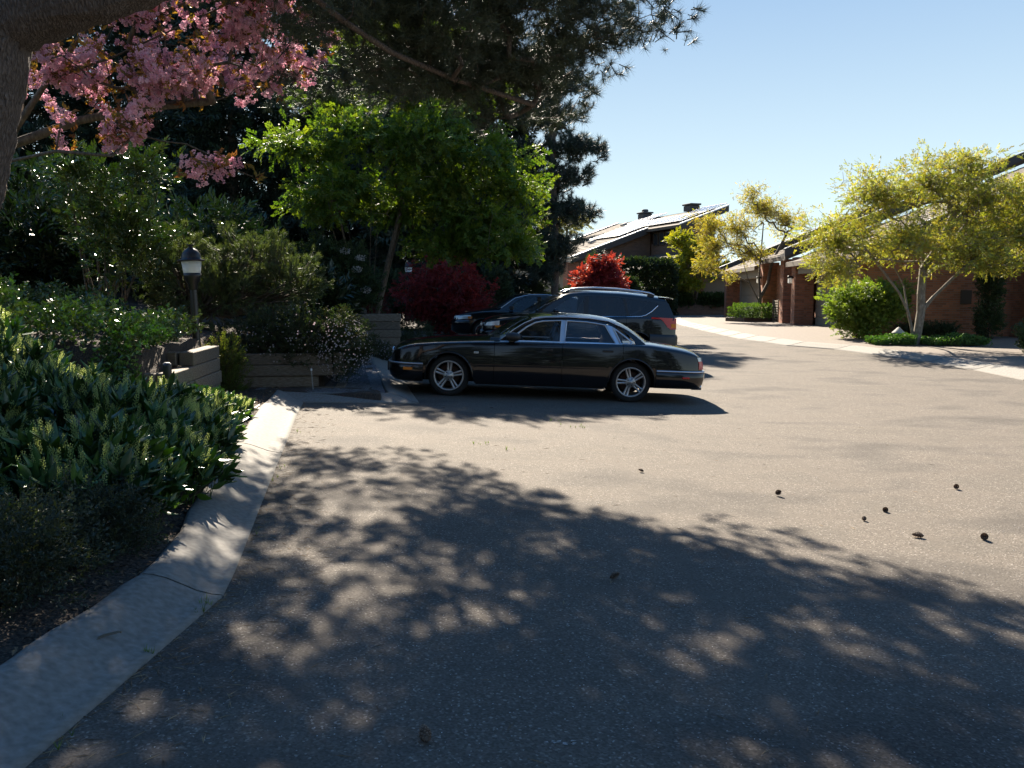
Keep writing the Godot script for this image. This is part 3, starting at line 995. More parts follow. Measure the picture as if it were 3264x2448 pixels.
func conifer(S: Dictionary, called: String, label: String, group: String, at: Vector3, h: float, r: float, cl: Array) -> void:
	var t := thing(called, label, "tree", at, 0, group)
	var mb := MB.new()
	mb.tube([Vector3(0, -0.4, 0), Vector3(rnd(-0.1, 0.1), h * 0.5, 0), Vector3(0, h, 0)], [0.26, 0.16, 0.02], 7, false)
	var tr := []; var cols := []
	var k := 0
	var y := 0.25
	while y < h - 0.2:
		var f := y / h
		var rr := r * (pow(1.0 - f, 0.62) * 0.95 + 0.08) * rnd(0.8, 1.12)
		var az := k * 2.4 + rnd(-0.3, 0.3)
		var tip := Vector3(cos(az) * rr, y - 0.18 * rr, sin(az) * rr)
		var a := Vector3(0, y, 0)
		mb.tube([a, a.lerp(tip, 0.5) + Vector3(0, 0.1, 0), tip], [0.045, 0.025, 0.006], 3, false)
		var m := int((5 + rr * 5.0) * (0.6 if at.z > 0.0 else 1.0))
		for i in m:
			var s := pow((i + rnd(0.2, 1.0)) / m, 0.7)
			var p := a.lerp(tip, s) + Vector3(rnd(-0.3, 0.3), rnd(-0.2, 0.14), rnd(-0.3, 0.3))
			var d := Vector3(cos(az + rnd(-0.9, 0.9)), rnd(-0.7, 0.15), sin(az + rnd(-0.9, 0.9)))
			tr.append(Transform3D(frame_on(d, rnd(0, TAU)).scaled(Vector3.ONE * rnd(1.1, 1.75)), p))
			cols.append(vary(cl[rng.randi() % cl.size()], 0.3))
		y += 0.085
		k += 1
	part("trunk", mb, M.bark, t)
	scatter("crown", S.yew, M.needle, t, tr, cols)

func near_pine(S: Dictionary) -> void:
	# trunk and the heavy limb that reaches over the road
	var base := bedV(-3.92, -5.5, -0.1)
	var t := thing("pine_tree", "big pine whose bare trunk and thick limb overhang the bank and road", "tree", base)
	var mb := MB.new()
	var tp := [base, Vector3(-3.78, 1.1, -5.5), Vector3(-3.56, 1.9, -5.5), Vector3(-3.34, 2.6, -5.5), Vector3(-3.2, 3.2, -5.5), Vector3(-3.2, 3.9, -5.55), Vector3(-3.3, 5.0, -5.7), Vector3(-3.2, 6.6, -6.1)]
	bark_tube(mb, tp, [0.36, 0.3, 0.265, 0.255, 0.27, 0.22, 0.17, 0.1], base, 90, 56)
	part("trunk", mb, M.pine_bark, t)
	mb = MB.new()
	var lp := [Vector3(-3.2, 3.2, -5.5), Vector3(-2.88, 3.34, -5.52), Vector3(-2.52, 3.48, -5.6), Vector3(-2.15, 3.7, -5.8), Vector3(-1.7, 4.2, -6.3), Vector3(-1.1, 4.8, -7.2), Vector3(-0.5, 5.3, -8.4), Vector3(0.2, 5.6, -9.7)]
	var lr := [0.2, 0.175, 0.155, 0.14, 0.115, 0.085, 0.065, 0.045]
	bark_tube(mb, lp, lr, base, 90, 44)
	for i in lp.size(): lp[i] -= base
	part("limb", mb, M.pine_bark, t)
	var P := []; var par := []
	for i in range(3, lp.size()):
		P.append(lp[i] + base); par.append(P.size() - 2)
	par[0] = -1
	# a drooping bough that reaches down and away
	var last := 2
	for q in [Vector3(-1.7, 4.75, -8.0), Vector3(-2.05, 4.55, -8.6), Vector3(-1.66, 4.31, -9.0), Vector3(-1.27, 4.17, -9.6), Vector3(-0.69, 4.08, -10.3), Vector3(0.26, 3.93, -11.0)]:
		P.append(q); par.append(last)
		last = P.size() - 1
	var lobes := [[-1.1, 4.45, -9.9, 1.05, 0.5, 0.9, 1.2], [0.0, 4.5, -10.8, 1.05, 0.55, 0.8, 1.3], [0.84, 5.0, -10.7, 0.8, 0.45, 0.7, 1.0], [1.7, 5.0, -11.3, 0.65, 0.42, 0.6, 0.75], [0.1, 3.9, -11.2, 0.7, 0.28, 0.45, 0.8], [-1.75, 4.5, -9.3, 0.8, 0.4, 0.8, 1.2],
		[-1.5, 5.1, -9.9, 1.25, 0.35, 1.0, 1.8], [0.2, 5.45, -10.5, 1.3, 0.35, 0.8, 1.7], [-2.6, 5.1, -9.2, 1.1, 0.4, 1.0, 1.3], [1.3, 6.2, -11.5, 1.1, 0.35, 0.8, 1.2], [-0.6, 5.9, -9.6, 1.5, 0.5, 1.2, 1.2], [-3.0, 6.4, -7.6, 1.6, 0.6, 1.4, 1.2],
		[-2.9, 4.95, -14.6, 1.2, 0.4, 1.1, 1.0], [-1.7, 5.1, -13.6, 1.0, 0.4, 0.9, 1.0], [-3.3, 4.7, -13.0, 0.8, 0.35, 0.9, 0.9], [-0.8, 4.9, -12.5, 0.8, 0.35, 0.7, 0.8],
		[-1.7, 4.55, -12.0, 1.0, 0.4, 0.9, 1.1], [-0.6, 4.35, -11.5, 0.9, 0.35, 0.7, 1.0], [-2.6, 4.9, -10.9, 0.8, 0.35, 0.8, 0.9],
		[-2.2, 7.2, -3.5, 2.6, 0.7, 2.2, 0.55], [0.6, 7.6, -3.8, 2.4, 0.7, 2.2, 0.55], [-1.0, 7.4, -0.2, 2.8, 0.7, 2.0, 0.5], [-0.2, 7.0, -7.0, 2.0, 0.6, 1.5, 0.6], [-4.4, 6.2, -13.2, 1.5, 0.45, 1.4, 0.8], [-5.8, 6.4, -12.2, 1.5, 0.5, 1.4, 0.8]]  # unseen lobes, added to block sky light overhead and shade the laurels
	lobes.append_array([[-0.9, 4.15, -10.6, 0.9, 0.4, 0.7, 1.0], [0.3, 4.25, -11.0, 0.8, 0.42, 0.6, 1.1], [1.1, 4.7, -11.2, 0.6, 0.4, 0.6, 0.8], [-0.2, 4.85, -10.2, 1.1, 0.35, 0.8, 1.1]])
	var pts := in_lobes(lobes, 1250, 0.35)
	# unseen upper boughs, placed to cast the shade over the near road
	for i in 30:
		for j in 22:
			var s := Vector2(-4.4 + i * 0.4 + rnd(-0.16, 0.16), 2.0 + j * 0.36 + rnd(-0.15, 0.15))
			var far := lerpf(7.4, 5.9, (s.x + 0.4) / 1.7) if s.x < 1.3 else lerpf(5.8, 3.9, (s.x - 1.3) / 1.0)
			if s.x < -0.4: far = 7.4
			if s.y > far - rnd(0.0, 0.5) or s.x > 3.3: continue
			if rng.randf() < (0.06 if s.y < far - 1.0 else 0.24): continue
			var hh := 3.1 + 0.63 * s.y + rnd(0.0, 1.3)
			pts.append([Vector3(s.x - 0.286 * hh, hh + G(s.x, -s.y), -(s.y + 1.346 * hh)), rball(), 0])
	var tg := []
	for p in pts: tg.append(p[0])
	grow(P, par, tg, 0.35, 0.05, 0.35)
	mb = limb_mesh(P, par, 0.0048, 0.38, 0.032)
	for i in mb.v.size(): mb.v[i] -= base
	part("branches", mb, M.pine_bark, t)
	var tr := [[], [], []]; var cols := [[], [], []]
	for p in pts:
		var high: bool = p[0].y > 5.7 or p[0].z > -8.3
		for k in 9 if high else 10:
			var w := 2 if high else rng.randi() % 2
			var o := rball() * Vector3(0.23, 0.14, 0.23)
			var d := Vector3(p[1].x * 0.6, 0.15, p[1].z * 0.6) + rball() * 0.9 + o * 2.0
			tr[w].append(Transform3D(frame_on(d, rnd(0, TAU)).scaled(Vector3.ONE * rnd(0.8, 1.2)), p[0] + o - base))
			cols[w].append(vary([Color(0.045, 0.062, 0.034), Color(0.06, 0.075, 0.04), Color(0.035, 0.05, 0.03)][rng.randi() % 3], 0.25))
	scatter("needles", S.pine, M.needle, t, tr[0], cols[0])
	scatter("needles", S.pine2, M.needle, t, tr[1], cols[1])
	scatter("needles", S.upper, M.needle, t, tr[2], cols[2])

# a thick stem with plated, furrowed bark
func bark_tube(mb: MB, pts: Array, rad: Array, base: Vector3, n: int, sides: int) -> void:
	var cv := Curve3D.new()
	cv.bake_interval = 0.05
	for i in pts.size():
		var d: Vector3 = (pts[mini(i + 1, pts.size() - 1)] - pts[maxi(i - 1, 0)]) / 6.0
		cv.add_point(pts[i], -d, d)
	var fn := FastNoiseLite.new()
	fn.noise_type = FastNoiseLite.TYPE_CELLULAR
	fn.cellular_return_type = FastNoiseLite.RETURN_DISTANCE2_SUB
	fn.frequency = 1.0
	fn.fractal_type = FastNoiseLite.FRACTAL_NONE
	var f2 := FastNoiseLite.new()
	f2.frequency = 9.0
	var rows := []
	var L := cv.get_baked_length()
	var prev := Vector3(1, 0, 0.2)
	for i in n + 1:
		var t := float(i) / n
		var p := cv.sample_baked(t * L, true)
		var d := (cv.sample_baked(minf(L, t * L + 0.04), true) - cv.sample_baked(maxf(0.0, t * L - 0.04), true)).normalized()
		var x := (prev - d * prev.dot(d)).normalized()
		prev = x
		var y := d.cross(x)
		var fi := t * (pts.size() - 1)
		var k := mini(int(fi), pts.size() - 2)
		var r := lerpf(rad[k], rad[k + 1], fi - k)
		var row := PackedVector3Array()
		for s in sides:
			var a := TAU * s / sides
			var o := x * cos(a) + y * sin(a)
			var q := Vector3(cos(a) * r * 17.0, t * L * 5.5, sin(a) * r * 17.0)
			var h := clampf(fn.get_noise_3d(q.x, q.y, q.z) + 1.0, 0.0, 0.55) / 0.55
			h += 0.25 * f2.get_noise_3d(p.x + o.x * r, p.y + o.y * r, p.z + o.z * r)
			row.append(p + o * (r * 0.94 + 0.026 * h) - base)
		rows.append(row)
	mb.grid(rows, true)

func cherry(S: Dictionary) -> void:
	var b := bedV(-6.7, -10.0, -0.1)
	var t := thing("cherry_tree", "flowering cherry with pink double blossom and bronze young leaves", "tree", b)
	var st := [[b, Vector3(-6.5, 2.1, -10.0), Vector3(-6.05, 2.8, -10.0), Vector3(-5.7, 3.25, -10.0), Vector3(-5.14, 4.0, -10.0), Vector3(-4.6, 4.75, -10.1), Vector3(-4.1, 5.6, -10.2)],
		[Vector3(-6.05, 2.8, -10.0), Vector3(-5.5, 3.05, -9.7), Vector3(-4.9, 3.15, -9.6), Vector3(-4.3, 3.1, -9.6)],
		[Vector3(-5.14, 4.0, -10.0), Vector3(-4.4, 4.2, -9.9), Vector3(-3.6, 4.55, -9.9), Vector3(-2.9, 4.9, -10.0)],
		[Vector3(-5.7, 3.25, -10.0), Vector3(-5.0, 3.6, -10.3), Vector3(-4.2, 3.75, -10.3), Vector3(-3.4, 3.8, -10.2)]]
	var P := []; var par := []
	for s in st:
		var prev := -1
		for q in s:
			var near := P.find(q)
			if near >= 0:
				prev = near; continue
			P.append(q); par.append(prev); prev = P.size() - 1
	var lobes := [[-4.9, 4.1, -10.0, 0.9, 0.6, 0.9], [-3.9, 4.0, -10.0, 1.0, 0.5, 0.9], [-3.0, 4.5, -10.0, 0.75, 0.55, 0.8], [-2.7, 4.9, -10.1, 0.6, 0.35, 0.7], [-4.3, 3.35, -9.7, 1.0, 0.28, 0.7, 0.8], [-3.3, 3.0, -9.6, 0.7, 0.13, 0.4, 0.9], [-4.2, 4.9, -10.2, 1.2, 0.5, 0.9], [-3.2, 5.6, -10.4, 1.3, 0.5, 1.0], [-5.4, 5.2, -10.2, 1.2, 0.7, 1.0], [-3.9, 4.5, -11.8, 1.2, 0.5, 1.0], [-3.1, 4.9, -12.4, 0.9, 0.4, 0.9]]
	var pts := in_lobes(lobes, 520, 0.25)
	var tg := []
	for p in pts: tg.append(p[0])
	grow(P, par, tg, 0.3, 0.04, 0.3, 2)
	var mb := limb_mesh(P, par, 0.0055, 0.45, 0.085)
	for i in mb.v.size(): mb.v[i] -= b
	part("trunk", mb, M.bark, t)
	var tr := []; var cols := []; var tl := []; var cl := []
	for p in pts:
		if rng.randf() < 0.72:
			for k in 5:
				tr.append(Transform3D(frame_on(rball(), 0.0).scaled(Vector3.ONE * rnd(0.8, 1.25)), p[0] + rball() * Vector3(0.12, 0.08, 0.12) - b))
				cols.append(vary([Color(0.82, 0.57, 0.62), Color(0.87, 0.67, 0.71), Color(0.76, 0.48, 0.55)][rng.randi() % 3], 0.15))
		for k in 3:
			tl.append(Transform3D(frame_on(rball() + Vector3(0, 0.5, 0), rnd(0, TAU)).scaled(Vector3.ONE * rnd(0.8, 1.2)), p[0] + rball() * Vector3(0.14, 0.08, 0.14) - b))
			cl.append(vary([Color(0.3, 0.15, 0.05), Color(0.38, 0.22, 0.06), Color(0.24, 0.17, 0.045), Color(0.24, 0.1, 0.045)][rng.randi() % 4], 0.2))
	scatter("blossoms", blossom(5), M.petal, t, tr, cols)
	scatter("leaves", S.bronze, M.leaf, t, tl, cl)

# ---------------------------------------------------------------- the planted bank on the left
func big_leaf() -> ArrayMesh:      # a laurel leaf, 0.11 m, along y
	var mb := MB.new()
	var rows := []
	for i in 6:
		var t := i / 5.0
		var w := 0.019 * sin(PI * pow(t, 0.8)) + 0.0008
		rows.append(PackedVector3Array([Vector3(-w, t * 0.11, 0.006 - 0.014 * t * t), Vector3(0, t * 0.11, -0.014 * t * t), Vector3(w, t * 0.11, 0.006 - 0.014 * t * t)]))
	mb.grid(rows, false, Vector3(0, 0, 1))
	return mb.mesh()

func flower_spike(sd: int) -> ArrayMesh:      # an upright raceme of cream buds, 0.13 m
	var r := RandomNumberGenerator.new()
	r.seed = sd
	var mb := MB.new()
	mb.tube([Vector3.ZERO, Vector3(0.003, 0.07, 0), Vector3(0, 0.14, 0.004)], [0.0022, 0.0018, 0.0008], 3, false)
	for i in 54:
		var t := i / 53.0
		var a := i * 2.4
		var rr := 0.0155 * (1.0 - 0.55 * t)
		var c := Vector3(cos(a) * rr, 0.022 + 0.115 * t, sin(a) * rr) + Vector3(r.randf_range(-1, 1), r.randf_range(-1, 1), r.randf_range(-1, 1)) * 0.002
		var s := 0.0052 * (1.0 - 0.45 * t)
		var top := c + Vector3(cos(a) * s, s * 0.7, sin(a) * s)
		for k in 4:
			var e := TAU * k / 4.0; var e2 := TAU * (k + 1) / 4.0
			var f := Basis(Vector3.UP, -a)
			mb.tri(top, c + f * Vector3(0, cos(e) * s, sin(e) * s), c + f * Vector3(0, cos(e2) * s, sin(e2) * s), top - c)
	return mb.mesh()

func bank(S: Dictionary) -> void:
	var LF := big_leaf()
	var whorl := MB.new()
	var spikes := [flower_spike(3), flower_spike(4)]
	# a leafy shoot of seven leaves, merged from the single leaf
	var src: Array = LF.surface_get_arrays(0)
	var r := RandomNumberGenerator.new()
	r.seed = 44
	for i in 8:
		var tr := Transform3D(Basis(Vector3.UP, i * 2.4) * Basis(Vector3.RIGHT, r.randf_range(0.35, 1.15)), Vector3(0, 0.02 + i * 0.013, 0))
		var k0 := whorl.v.size()
		for j in src[Mesh.ARRAY_VERTEX].size():
			whorl._add(tr * src[Mesh.ARRAY_VERTEX][j], (tr.basis * src[Mesh.ARRAY_NORMAL][j]).normalized())
		for j in src[Mesh.ARRAY_INDEX]:
			whorl.ix.append(k0 + j)
	whorl.tube([Vector3(0, -0.16, 0), Vector3(0, 0.13, 0)], [0.004, 0.002], 4, false)
	var shoot := whorl.mesh()
	var spots := []
	# x, z, radius, height, words
	var LA := [[-2.62, -5.2, 0.5, 0.5, "low dark laurel leaning over the kerb at its bend"], [-2.95, -6.35, 0.55, 0.6, "laurel with cream flower spikes next along from the kerb bend"], [-3.15, -7.5, 0.5, 0.5, "sunlit laurel full of cream flower spikes beside the straight kerb"], [-3.2, -8.4, 0.38, 0.17, "low laurel in front of the timber wall's stepped end"], [-3.6, -6.9, 0.55, 0.62, "laurel behind the sunlit one, half in shade"], [-3.75, -5.9, 0.55, 0.66, "laurel beside the pine trunk"], [-3.45, -4.9, 0.55, 0.66, "laurel in front of the pine trunk"], [-4.3, -7.4, 0.6, 0.7, "laurel up the bank below the leafy ground cover"], [-4.5, -6.4, 0.6, 0.75, "laurel up the bank behind the pine trunk"], [-3.1, -4.3, 0.45, 0.5, "laurel above the grey green cover at the near bed corner"], [-5.3, -8.4, 0.6, 0.8, "upper laurel standing clear of the ground cover"], [-3.35, -9.7, 0.35, 0.1, "lowest laurel patch at the foot of the timber wall"], [-2.42, -5.95, 0.34, 0.36, "small laurel overhanging the kerb just past its bend"], [-2.68, -7.0, 0.36, 0.4, "small laurel overhanging the straight kerb"], [-2.9, -7.95, 0.34, 0.36, "small laurel at the soil patch by the kerb"]]
	for q in LA:
		var at := bedV(q[0], q[1], -0.03)
		var t := thing("laurel_shrub", q[4], "shrub", at, 0, "laurels along the bank")
		var tr := []; var cols := []
		var n := int(230 * q[2] / 0.5)
		var stems := MB.new()
		for i in n:
			var a := rnd(0, TAU); var d := sqrt(rng.randf())
			var px: float = cos(a) * d * q[2]; var pz: float = sin(a) * d * q[2]
			var top: float = q[3] * (1.0 - 0.55 * d * d) * (1.0 + 0.18 * sin(px * 9.0 + q[0]) * sin(pz * 8.0)) * pow(rng.randf(), 0.3)
			var g := bedV(q[0] + px, q[1] + pz).y - at.y
			var dir := Vector3(cos(a) * d * 0.7, 1.0, sin(a) * d * 0.7) + rball() * 0.6
			var p := Vector3(px, g + top, pz)
			if i < 34:      # the outermost leaves stand singly
				var dd := Vector3(cos(a), rnd(-0.2, 0.7), sin(a)).normalized()
				var e := Vector3(cos(a) * q[2] * 0.97, g + q[3] * rnd(0.15, 0.6), sin(a) * q[2] * 0.97)
				var col: Color = [Color(0.035, 0.075, 0.018), Color(0.05, 0.1, 0.02), Color(0.028, 0.06, 0.018)][i % 3]
				var lm: StandardMaterial3D = M["laurel_leaf%d" % (i % 3)] if M.has("laurel_leaf%d" % (i % 3)) else null
				if lm == null:
					lm = mat("laurel_leaf%d" % (i % 3), lin(col.r, col.g, col.b), 0.24)
					lm.backlight_enabled = true
					lm.backlight = Color(0.3, 0.42, 0.12)
				inst("leaf", LF, t, Transform3D(frame_on(dd, rnd(-0.6, 0.6)).scaled(Vector3.ONE * rnd(0.85, 1.25)), e), lm)
			tr.append(Transform3D(frame_on(dir, rnd(0, TAU)).scaled(Vector3.ONE * rnd(0.65, 1.35)), p))
			cols.append(vary([Color(0.04, 0.085, 0.02), Color(0.055, 0.11, 0.022), Color(0.03, 0.065, 0.02)][rng.randi() % 3], 0.2, 0.1))
			if i % 12 == 0:
				stems.tube([Vector3(px * 0.25, -0.05, pz * 0.25), p], [0.008, 0.004], 4, false)
		scatter("foliage", shoot, M.gloss_leaf, t, tr, cols)
		part("stem", stems, M.bark, t)
		if not M.has("spike0"):
			for k in 2:
				var sm := mat("spike%d" % k, [lin(0.36, 0.39, 0.15), lin(0.3, 0.34, 0.13)][k], 0.7)
				sm.backlight_enabled = true
				sm.backlight = Color(0.8, 0.85, 0.5)
		for i in int(140 * q[2] / 0.5):
			var a := rnd(0, TAU); var d := sqrt(rng.randf())
			var px: float = cos(a) * d * q[2]; var pz: float = sin(a) * d * q[2]
			var g := bedV(q[0] + px, q[1] + pz).y - at.y
			var top: float = q[3] * (1.0 - 0.55 * d * d) * (1.0 + 0.18 * sin(px * 9.0 + q[0]) * sin(pz * 8.0))
			var dir := Vector3(cos(a) * d * 0.4, 1.0, sin(a) * d * 0.4) + rball() * 0.22
			inst("flower_spike", spikes[i % 2], t, Transform3D(frame_on(dir, rnd(0, TAU)).scaled(Vector3.ONE * rnd(0.95, 1.5)), Vector3(px, g + top + 0.0, pz)), M["spike%d" % (i % 2)])
	# grey green low cover at the near corner of the bed
	for q in [[-2.5, -3.95, 0.55, 0.42, "low grey green shrub at the near corner of the bed"], [-3.0, -3.3, 0.6, 0.42, "low grey green shrub behind the one at the bed corner"], [-2.36, -4.7, 0.36, 0.34, "smaller grey green shrub under the laurel at the kerb bend"]]:
		shrub("cinquefoil_shrub", q[4], "shrub", "grey green shrubs at the bed corner", bedV(q[0], q[1]), [[0, q[3] * 0.45, 0, q[2], q[3] * 0.6, q[2] * 1.1]],
			{n = 1900, mesh = S.tiny, mat = "matt_leaf", shell = 0.6, col = mix([Color(0.04, 0.052, 0.032), Color(0.055, 0.065, 0.04)], 0.25), stems = 12})
	# leafy ground cover over the upper bank
	var tr := []; var cols := []
	for i in 5200:
		var x := rnd(-9.5, -4.15); var z := rnd(-12.6, -7.6)
		var b := bedV(x, z)
		var hgt := 0.05 + 0.34 * absf(sin(x * 1.7 + z * 0.6) * sin(z * 1.9 - x * 0.4)) + 0.14 * smoothstep(-5.5, -8.0, x)
		var dir := Vector3(rnd(-0.7, 0.7), 1.0, rnd(-0.7, 0.7))
		tr.append(Transform3D(frame_on(dir, rnd(0, TAU)).scaled(Vector3.ONE * rnd(0.8, 1.3)), b + Vector3(0, rnd(0.0, 1.0) * hgt, 0)))
		cols.append(vary([Color(0.045, 0.08, 0.018), Color(0.075, 0.115, 0.02), Color(0.03, 0.06, 0.018), Color(0.1, 0.12, 0.025)][rng.randi() % 4], 0.35, 0.15))
	for i in 800:      # trailing over the step of the wall
		var x := rnd(-4.5, -3.55); var z := rnd(-10.6, -8.3)
		var b := bedV(x, z)
		tr.append(Transform3D(frame_on(Vector3(rnd(-0.4, 1.0), 1.0, rnd(-0.5, 0.8)), rnd(0, TAU)).scaled(Vector3.ONE * rnd(0.8, 1.2)), b + Vector3(0, rnd(0.0, 0.16), 0)))
		cols.append(vary(Color(0.06, 0.12, 0.022), 0.3, 0.12))
	var o := scatter("ground_cover", S.cover, M.gloss_leaf, self, tr, cols)
	tag(o, "leafy green ground cover on the upper bank above the timber wall", "ground cover", "", "stuff")
	# soil litter
	var lm := MB.new()
	leaf(lm, Vector3(0, 0.0, -0.02), Vector3(0, 0.1, 1).normalized(), Vector3(1, 0, 0), 0.045, 0.022, 0.2)
	tr = []; cols = []
	for i in 2600:
		var z := rnd(-13.0, -3.0)
		var x := kerb_back_x(z) - pow(rng.randf(), 1.5) * 1.6 - 0.01
		tr.append(Transform3D(Basis(Vector3.UP, rnd(0, TAU)) * Basis(Vector3.RIGHT, rnd(-0.5, 0.5)).scaled(Vector3.ONE * rnd(0.4, 1.2)), bedV(x, z, 0.012)))
		cols.append(vary([Color(0.12, 0.07, 0.035), Color(0.2, 0.13, 0.07), Color(0.06, 0.04, 0.025)][rng.randi() % 3], 0.3))
	o = scatter("leaf_litter", lm.mesh(), M.litter, self, tr, cols)
	tag(o, "dry leaf litter on the soil behind the kerb", "litter", "", "stuff")
	# ---------------- shrubs behind
	shrub("broom_shrub", "small upright shrub with yellow green tips at the end of the timber wall", "shrub", "", bedV(-4.15, -12.45),
		[[0.05, 0.3, 0, 0.33, 0.5, 0.33], [0.1, -0.1, 0.1, 0.3, 0.5, 0.3]], {n = 1500, floor = -0.65, mesh = S.tiny, shell = 0.75, mat = "leaf", up = 0.8, col = mix([Color(0.08, 0.115, 0.025), Color(0.1, 0.09, 0.03), Color(0.12, 0.16, 0.03)], 0.3)})
	var md := shrub("flowering_mound", "wide dark evergreen mound with tiny white flowers spilling over the low timber wall", "shrub", "", bedV(-3.35, -13.7),
		[[-0.5, 0.12, 0.05, 0.62, 0.48, 0.6], [0.2, 0.14, 0.1, 0.65, 0.5, 0.66], [0.78, 0.05, 0.15, 0.42, 0.52, 0.58], [-0.1, -0.05, 0.4, 0.8, 0.3, 0.3]], {n = 5200, floor = -0.5, mesh = S.small, smin = 0.5, smax = 0.8, shell = 0.85, col = mix([Color(0.035, 0.052, 0.02), Color(0.05, 0.068, 0.024), Color(0.05, 0.05, 0.026)], 0.3)})
	var fb := MB.new()
	for k in 5:
		var a := TAU * k / 5.0
		fb.tri(Vector3.ZERO, Vector3(cos(a) * 0.011, 0.004, sin(a) * 0.011), Vector3(cos(a + 0.8) * 0.011, 0.004, sin(a + 0.8) * 0.011))
	var fm := fb.mesh()
	tr = []; cols = []
	for i in 900:
		var l: Array = [[0.75, -0.02, 0.2, 0.44, 0.5, 0.6], [0.2, 0.14, 0.1, 0.68, 0.54, 0.7], [-0.3, 0.0, 0.35, 0.8, 0.35, 0.36]][[0, 0, 0, 1, 2][rng.randi() % 5]]
		var d := rball().normalized()
		d.z = absf(d.z)
		tr.append(Transform3D(frame_on(d, 0).scaled(Vector3.ONE * rnd(0.7, 1.3)), Vector3(l[0], l[1], l[2]) + d * Vector3(l[3], l[4], l[5]) * 1.03))
		cols.append(Color(0.6, 0.58, 0.57))
	scatter("blossoms", fm, M.petal, md, tr, cols)
	var at := bedV(-5.3, -14.6)
	var mg := thing("needled_shrub", "broad mountain pine shrub with upright needle tips behind the lamp post", "shrub", at)
	var ml := [[0.0, 0.9, 0, 1.0, 0.65, 0.8], [0.9, 1.15, 0, 0.85, 0.55, 0.7], [1.55, 0.75, 0.1, 0.75, 0.6, 0.7], [-0.5, 1.3, -0.1, 0.6, 0.45, 0.6], [0.5, 0.5, 0.3, 1.4, 0.55, 0.6]]
	tr = []; cols = []
	var ms := MB.new()
	for p in in_lobes(ml, 270, 0.85):
		var d: Vector3 = (p[1] * 1.1 + Vector3(0, 0.45, 0) + rball() * 0.3).normalized()
		var base: Vector3 = p[0] - d * 0.3
		ms.tube([Vector3(p[0].x * 0.4, 0.1 + p[0].y * 0.2, p[0].z * 0.3), base, p[0]], [0.016, 0.01, 0.006], 4, false)
		for k in 12:
			var o2 := d * rnd(-0.1, 0.06) + rball() * 0.1
			tr.append(Transform3D(frame_on(d * 0.8 + rball() * 0.55 + o2 * 4.0, rnd(0, TAU)).scaled(Vector3.ONE * rnd(0.8, 1.2)), p[0] + o2))
			cols.append(vary([Color(0.1, 0.125, 0.05), Color(0.13, 0.15, 0.055), Color(0.07, 0.095, 0.04)][rng.randi() % 3], 0.25))
	part("stem", ms, M.bark, mg)
	scatter("needles", S.mugo, M.soft_needle, mg, tr, cols)
	shrub("glossy_shrub", "tall loose glossy leaved shrub between the cherry and the needled shrub", "shrub", "", bedV(-6.5, -14.0),
		[[0.1, 1.6, 0, 0.75, 0.7, 0.7], [0.5, 1.1, 0.1, 0.7, 0.8, 0.6], [-0.3, 2.2, 0, 0.6, 0.5, 0.5], [0.7, 2.3, 0, 0.5, 0.45, 0.5]],
		{n = 900, mesh = S.glossy, mat = "gloss_leaf", shell = 0.4, stems = 16, col = mix([Color(0.06, 0.095, 0.022), Color(0.1, 0.12, 0.025), Color(0.04, 0.07, 0.02)], 0.3)})
	for q in [[-8.6, -15.5, 1.3, 1.5, "large dark shrub at the foot of the evergreens beyond the cherry"], [-11.0, -14.5, 1.5, 1.7, "large dark shrub beside the bank's upper end"], [-9.9, -18.5, 1.8, 2.3, "tall dark shrub under the evergreen row"], [-6.6, -18.5, 1.6, 2.0, "tall dark shrub behind the needled shrub"], [-4.4, -17.6, 1.0, 0.9, "dark shrub beside the stems of the green tree"], [-13.5, -17.5, 2.0, 2.6, "very broad dark shrub under the outer evergreens"]]:
		shrub("rhododendron_shrub", q[4], "shrub", "dark shrubs under the evergreens", bedV(q[0], q[1]), [[0, q[3] * 0.5, 0, q[2], q[3] * 0.62, q[2]], [q[2] * 0.5, q[3] * 0.35, 0.2, q[2] * 0.7, q[3] * 0.5, q[2] * 0.8]],
			{n = 1000, mesh = S.glossy, mat = "gloss_leaf", shell = 0.7, smin = 1.3, smax = 2.1, col = mix([Color(0.018, 0.032, 0.012), Color(0.025, 0.042, 0.015)], 0.3)})
	var wf := shrub("viburnum_shrub", "dark green shrub with flat white flower heads beside the second lamp post", "shrub", "", bedV(-3.75, -19.8),
		[[0, 0.75, 0, 0.6, 0.8, 0.6], [0.35, 0.4, 0.2, 0.5, 0.5, 0.5], [-0.5, 1.0, 0, 0.5, 0.7, 0.5]], {n = 1300, mesh = S.small, shell = 0.7, smin = 1.1, smax = 1.6, col = mix([Color(0.03, 0.055, 0.02), Color(0.045, 0.075, 0.025)], 0.3)})
	tr = []; cols = []
	for i in 420:
		var c: Vector3 = [Vector3(0.35, 0.9, 0.5), Vector3(0.1, 1.3, 0.45), Vector3(0.55, 0.45, 0.55), Vector3(-0.2, 0.8, 0.55), Vector3(0.42, 1.15, 0.4)][i % 5]
		tr.append(Transform3D(frame_on(Vector3(0.2, 0.5, 1) + rball() * 0.4, 0).scaled(Vector3.ONE * rnd(0.8, 1.5)), c + rball() * Vector3(0.13, 0.08, 0.06)))
		cols.append(Color(0.6, 0.6, 0.55))
	scatter("blossoms", fm, M.petal, wf, tr, cols)
	shrub("ball_shrub", "dark clipped ball shrub above the six course timber wall", "shrub", "", bedV(-2.75, -19.9, -0.15),
		[[0.55, 0.4, 0, 0.55, 0.5, 0.55], [0.1, 0.25, 0.1, 0.6, 0.4, 0.5]], {n = 2000, floor = -0.3, mesh = S.tiny, shell = 0.9, col = mix([Color(0.03, 0.045, 0.02), Color(0.045, 0.062, 0.024)], 0.3)})
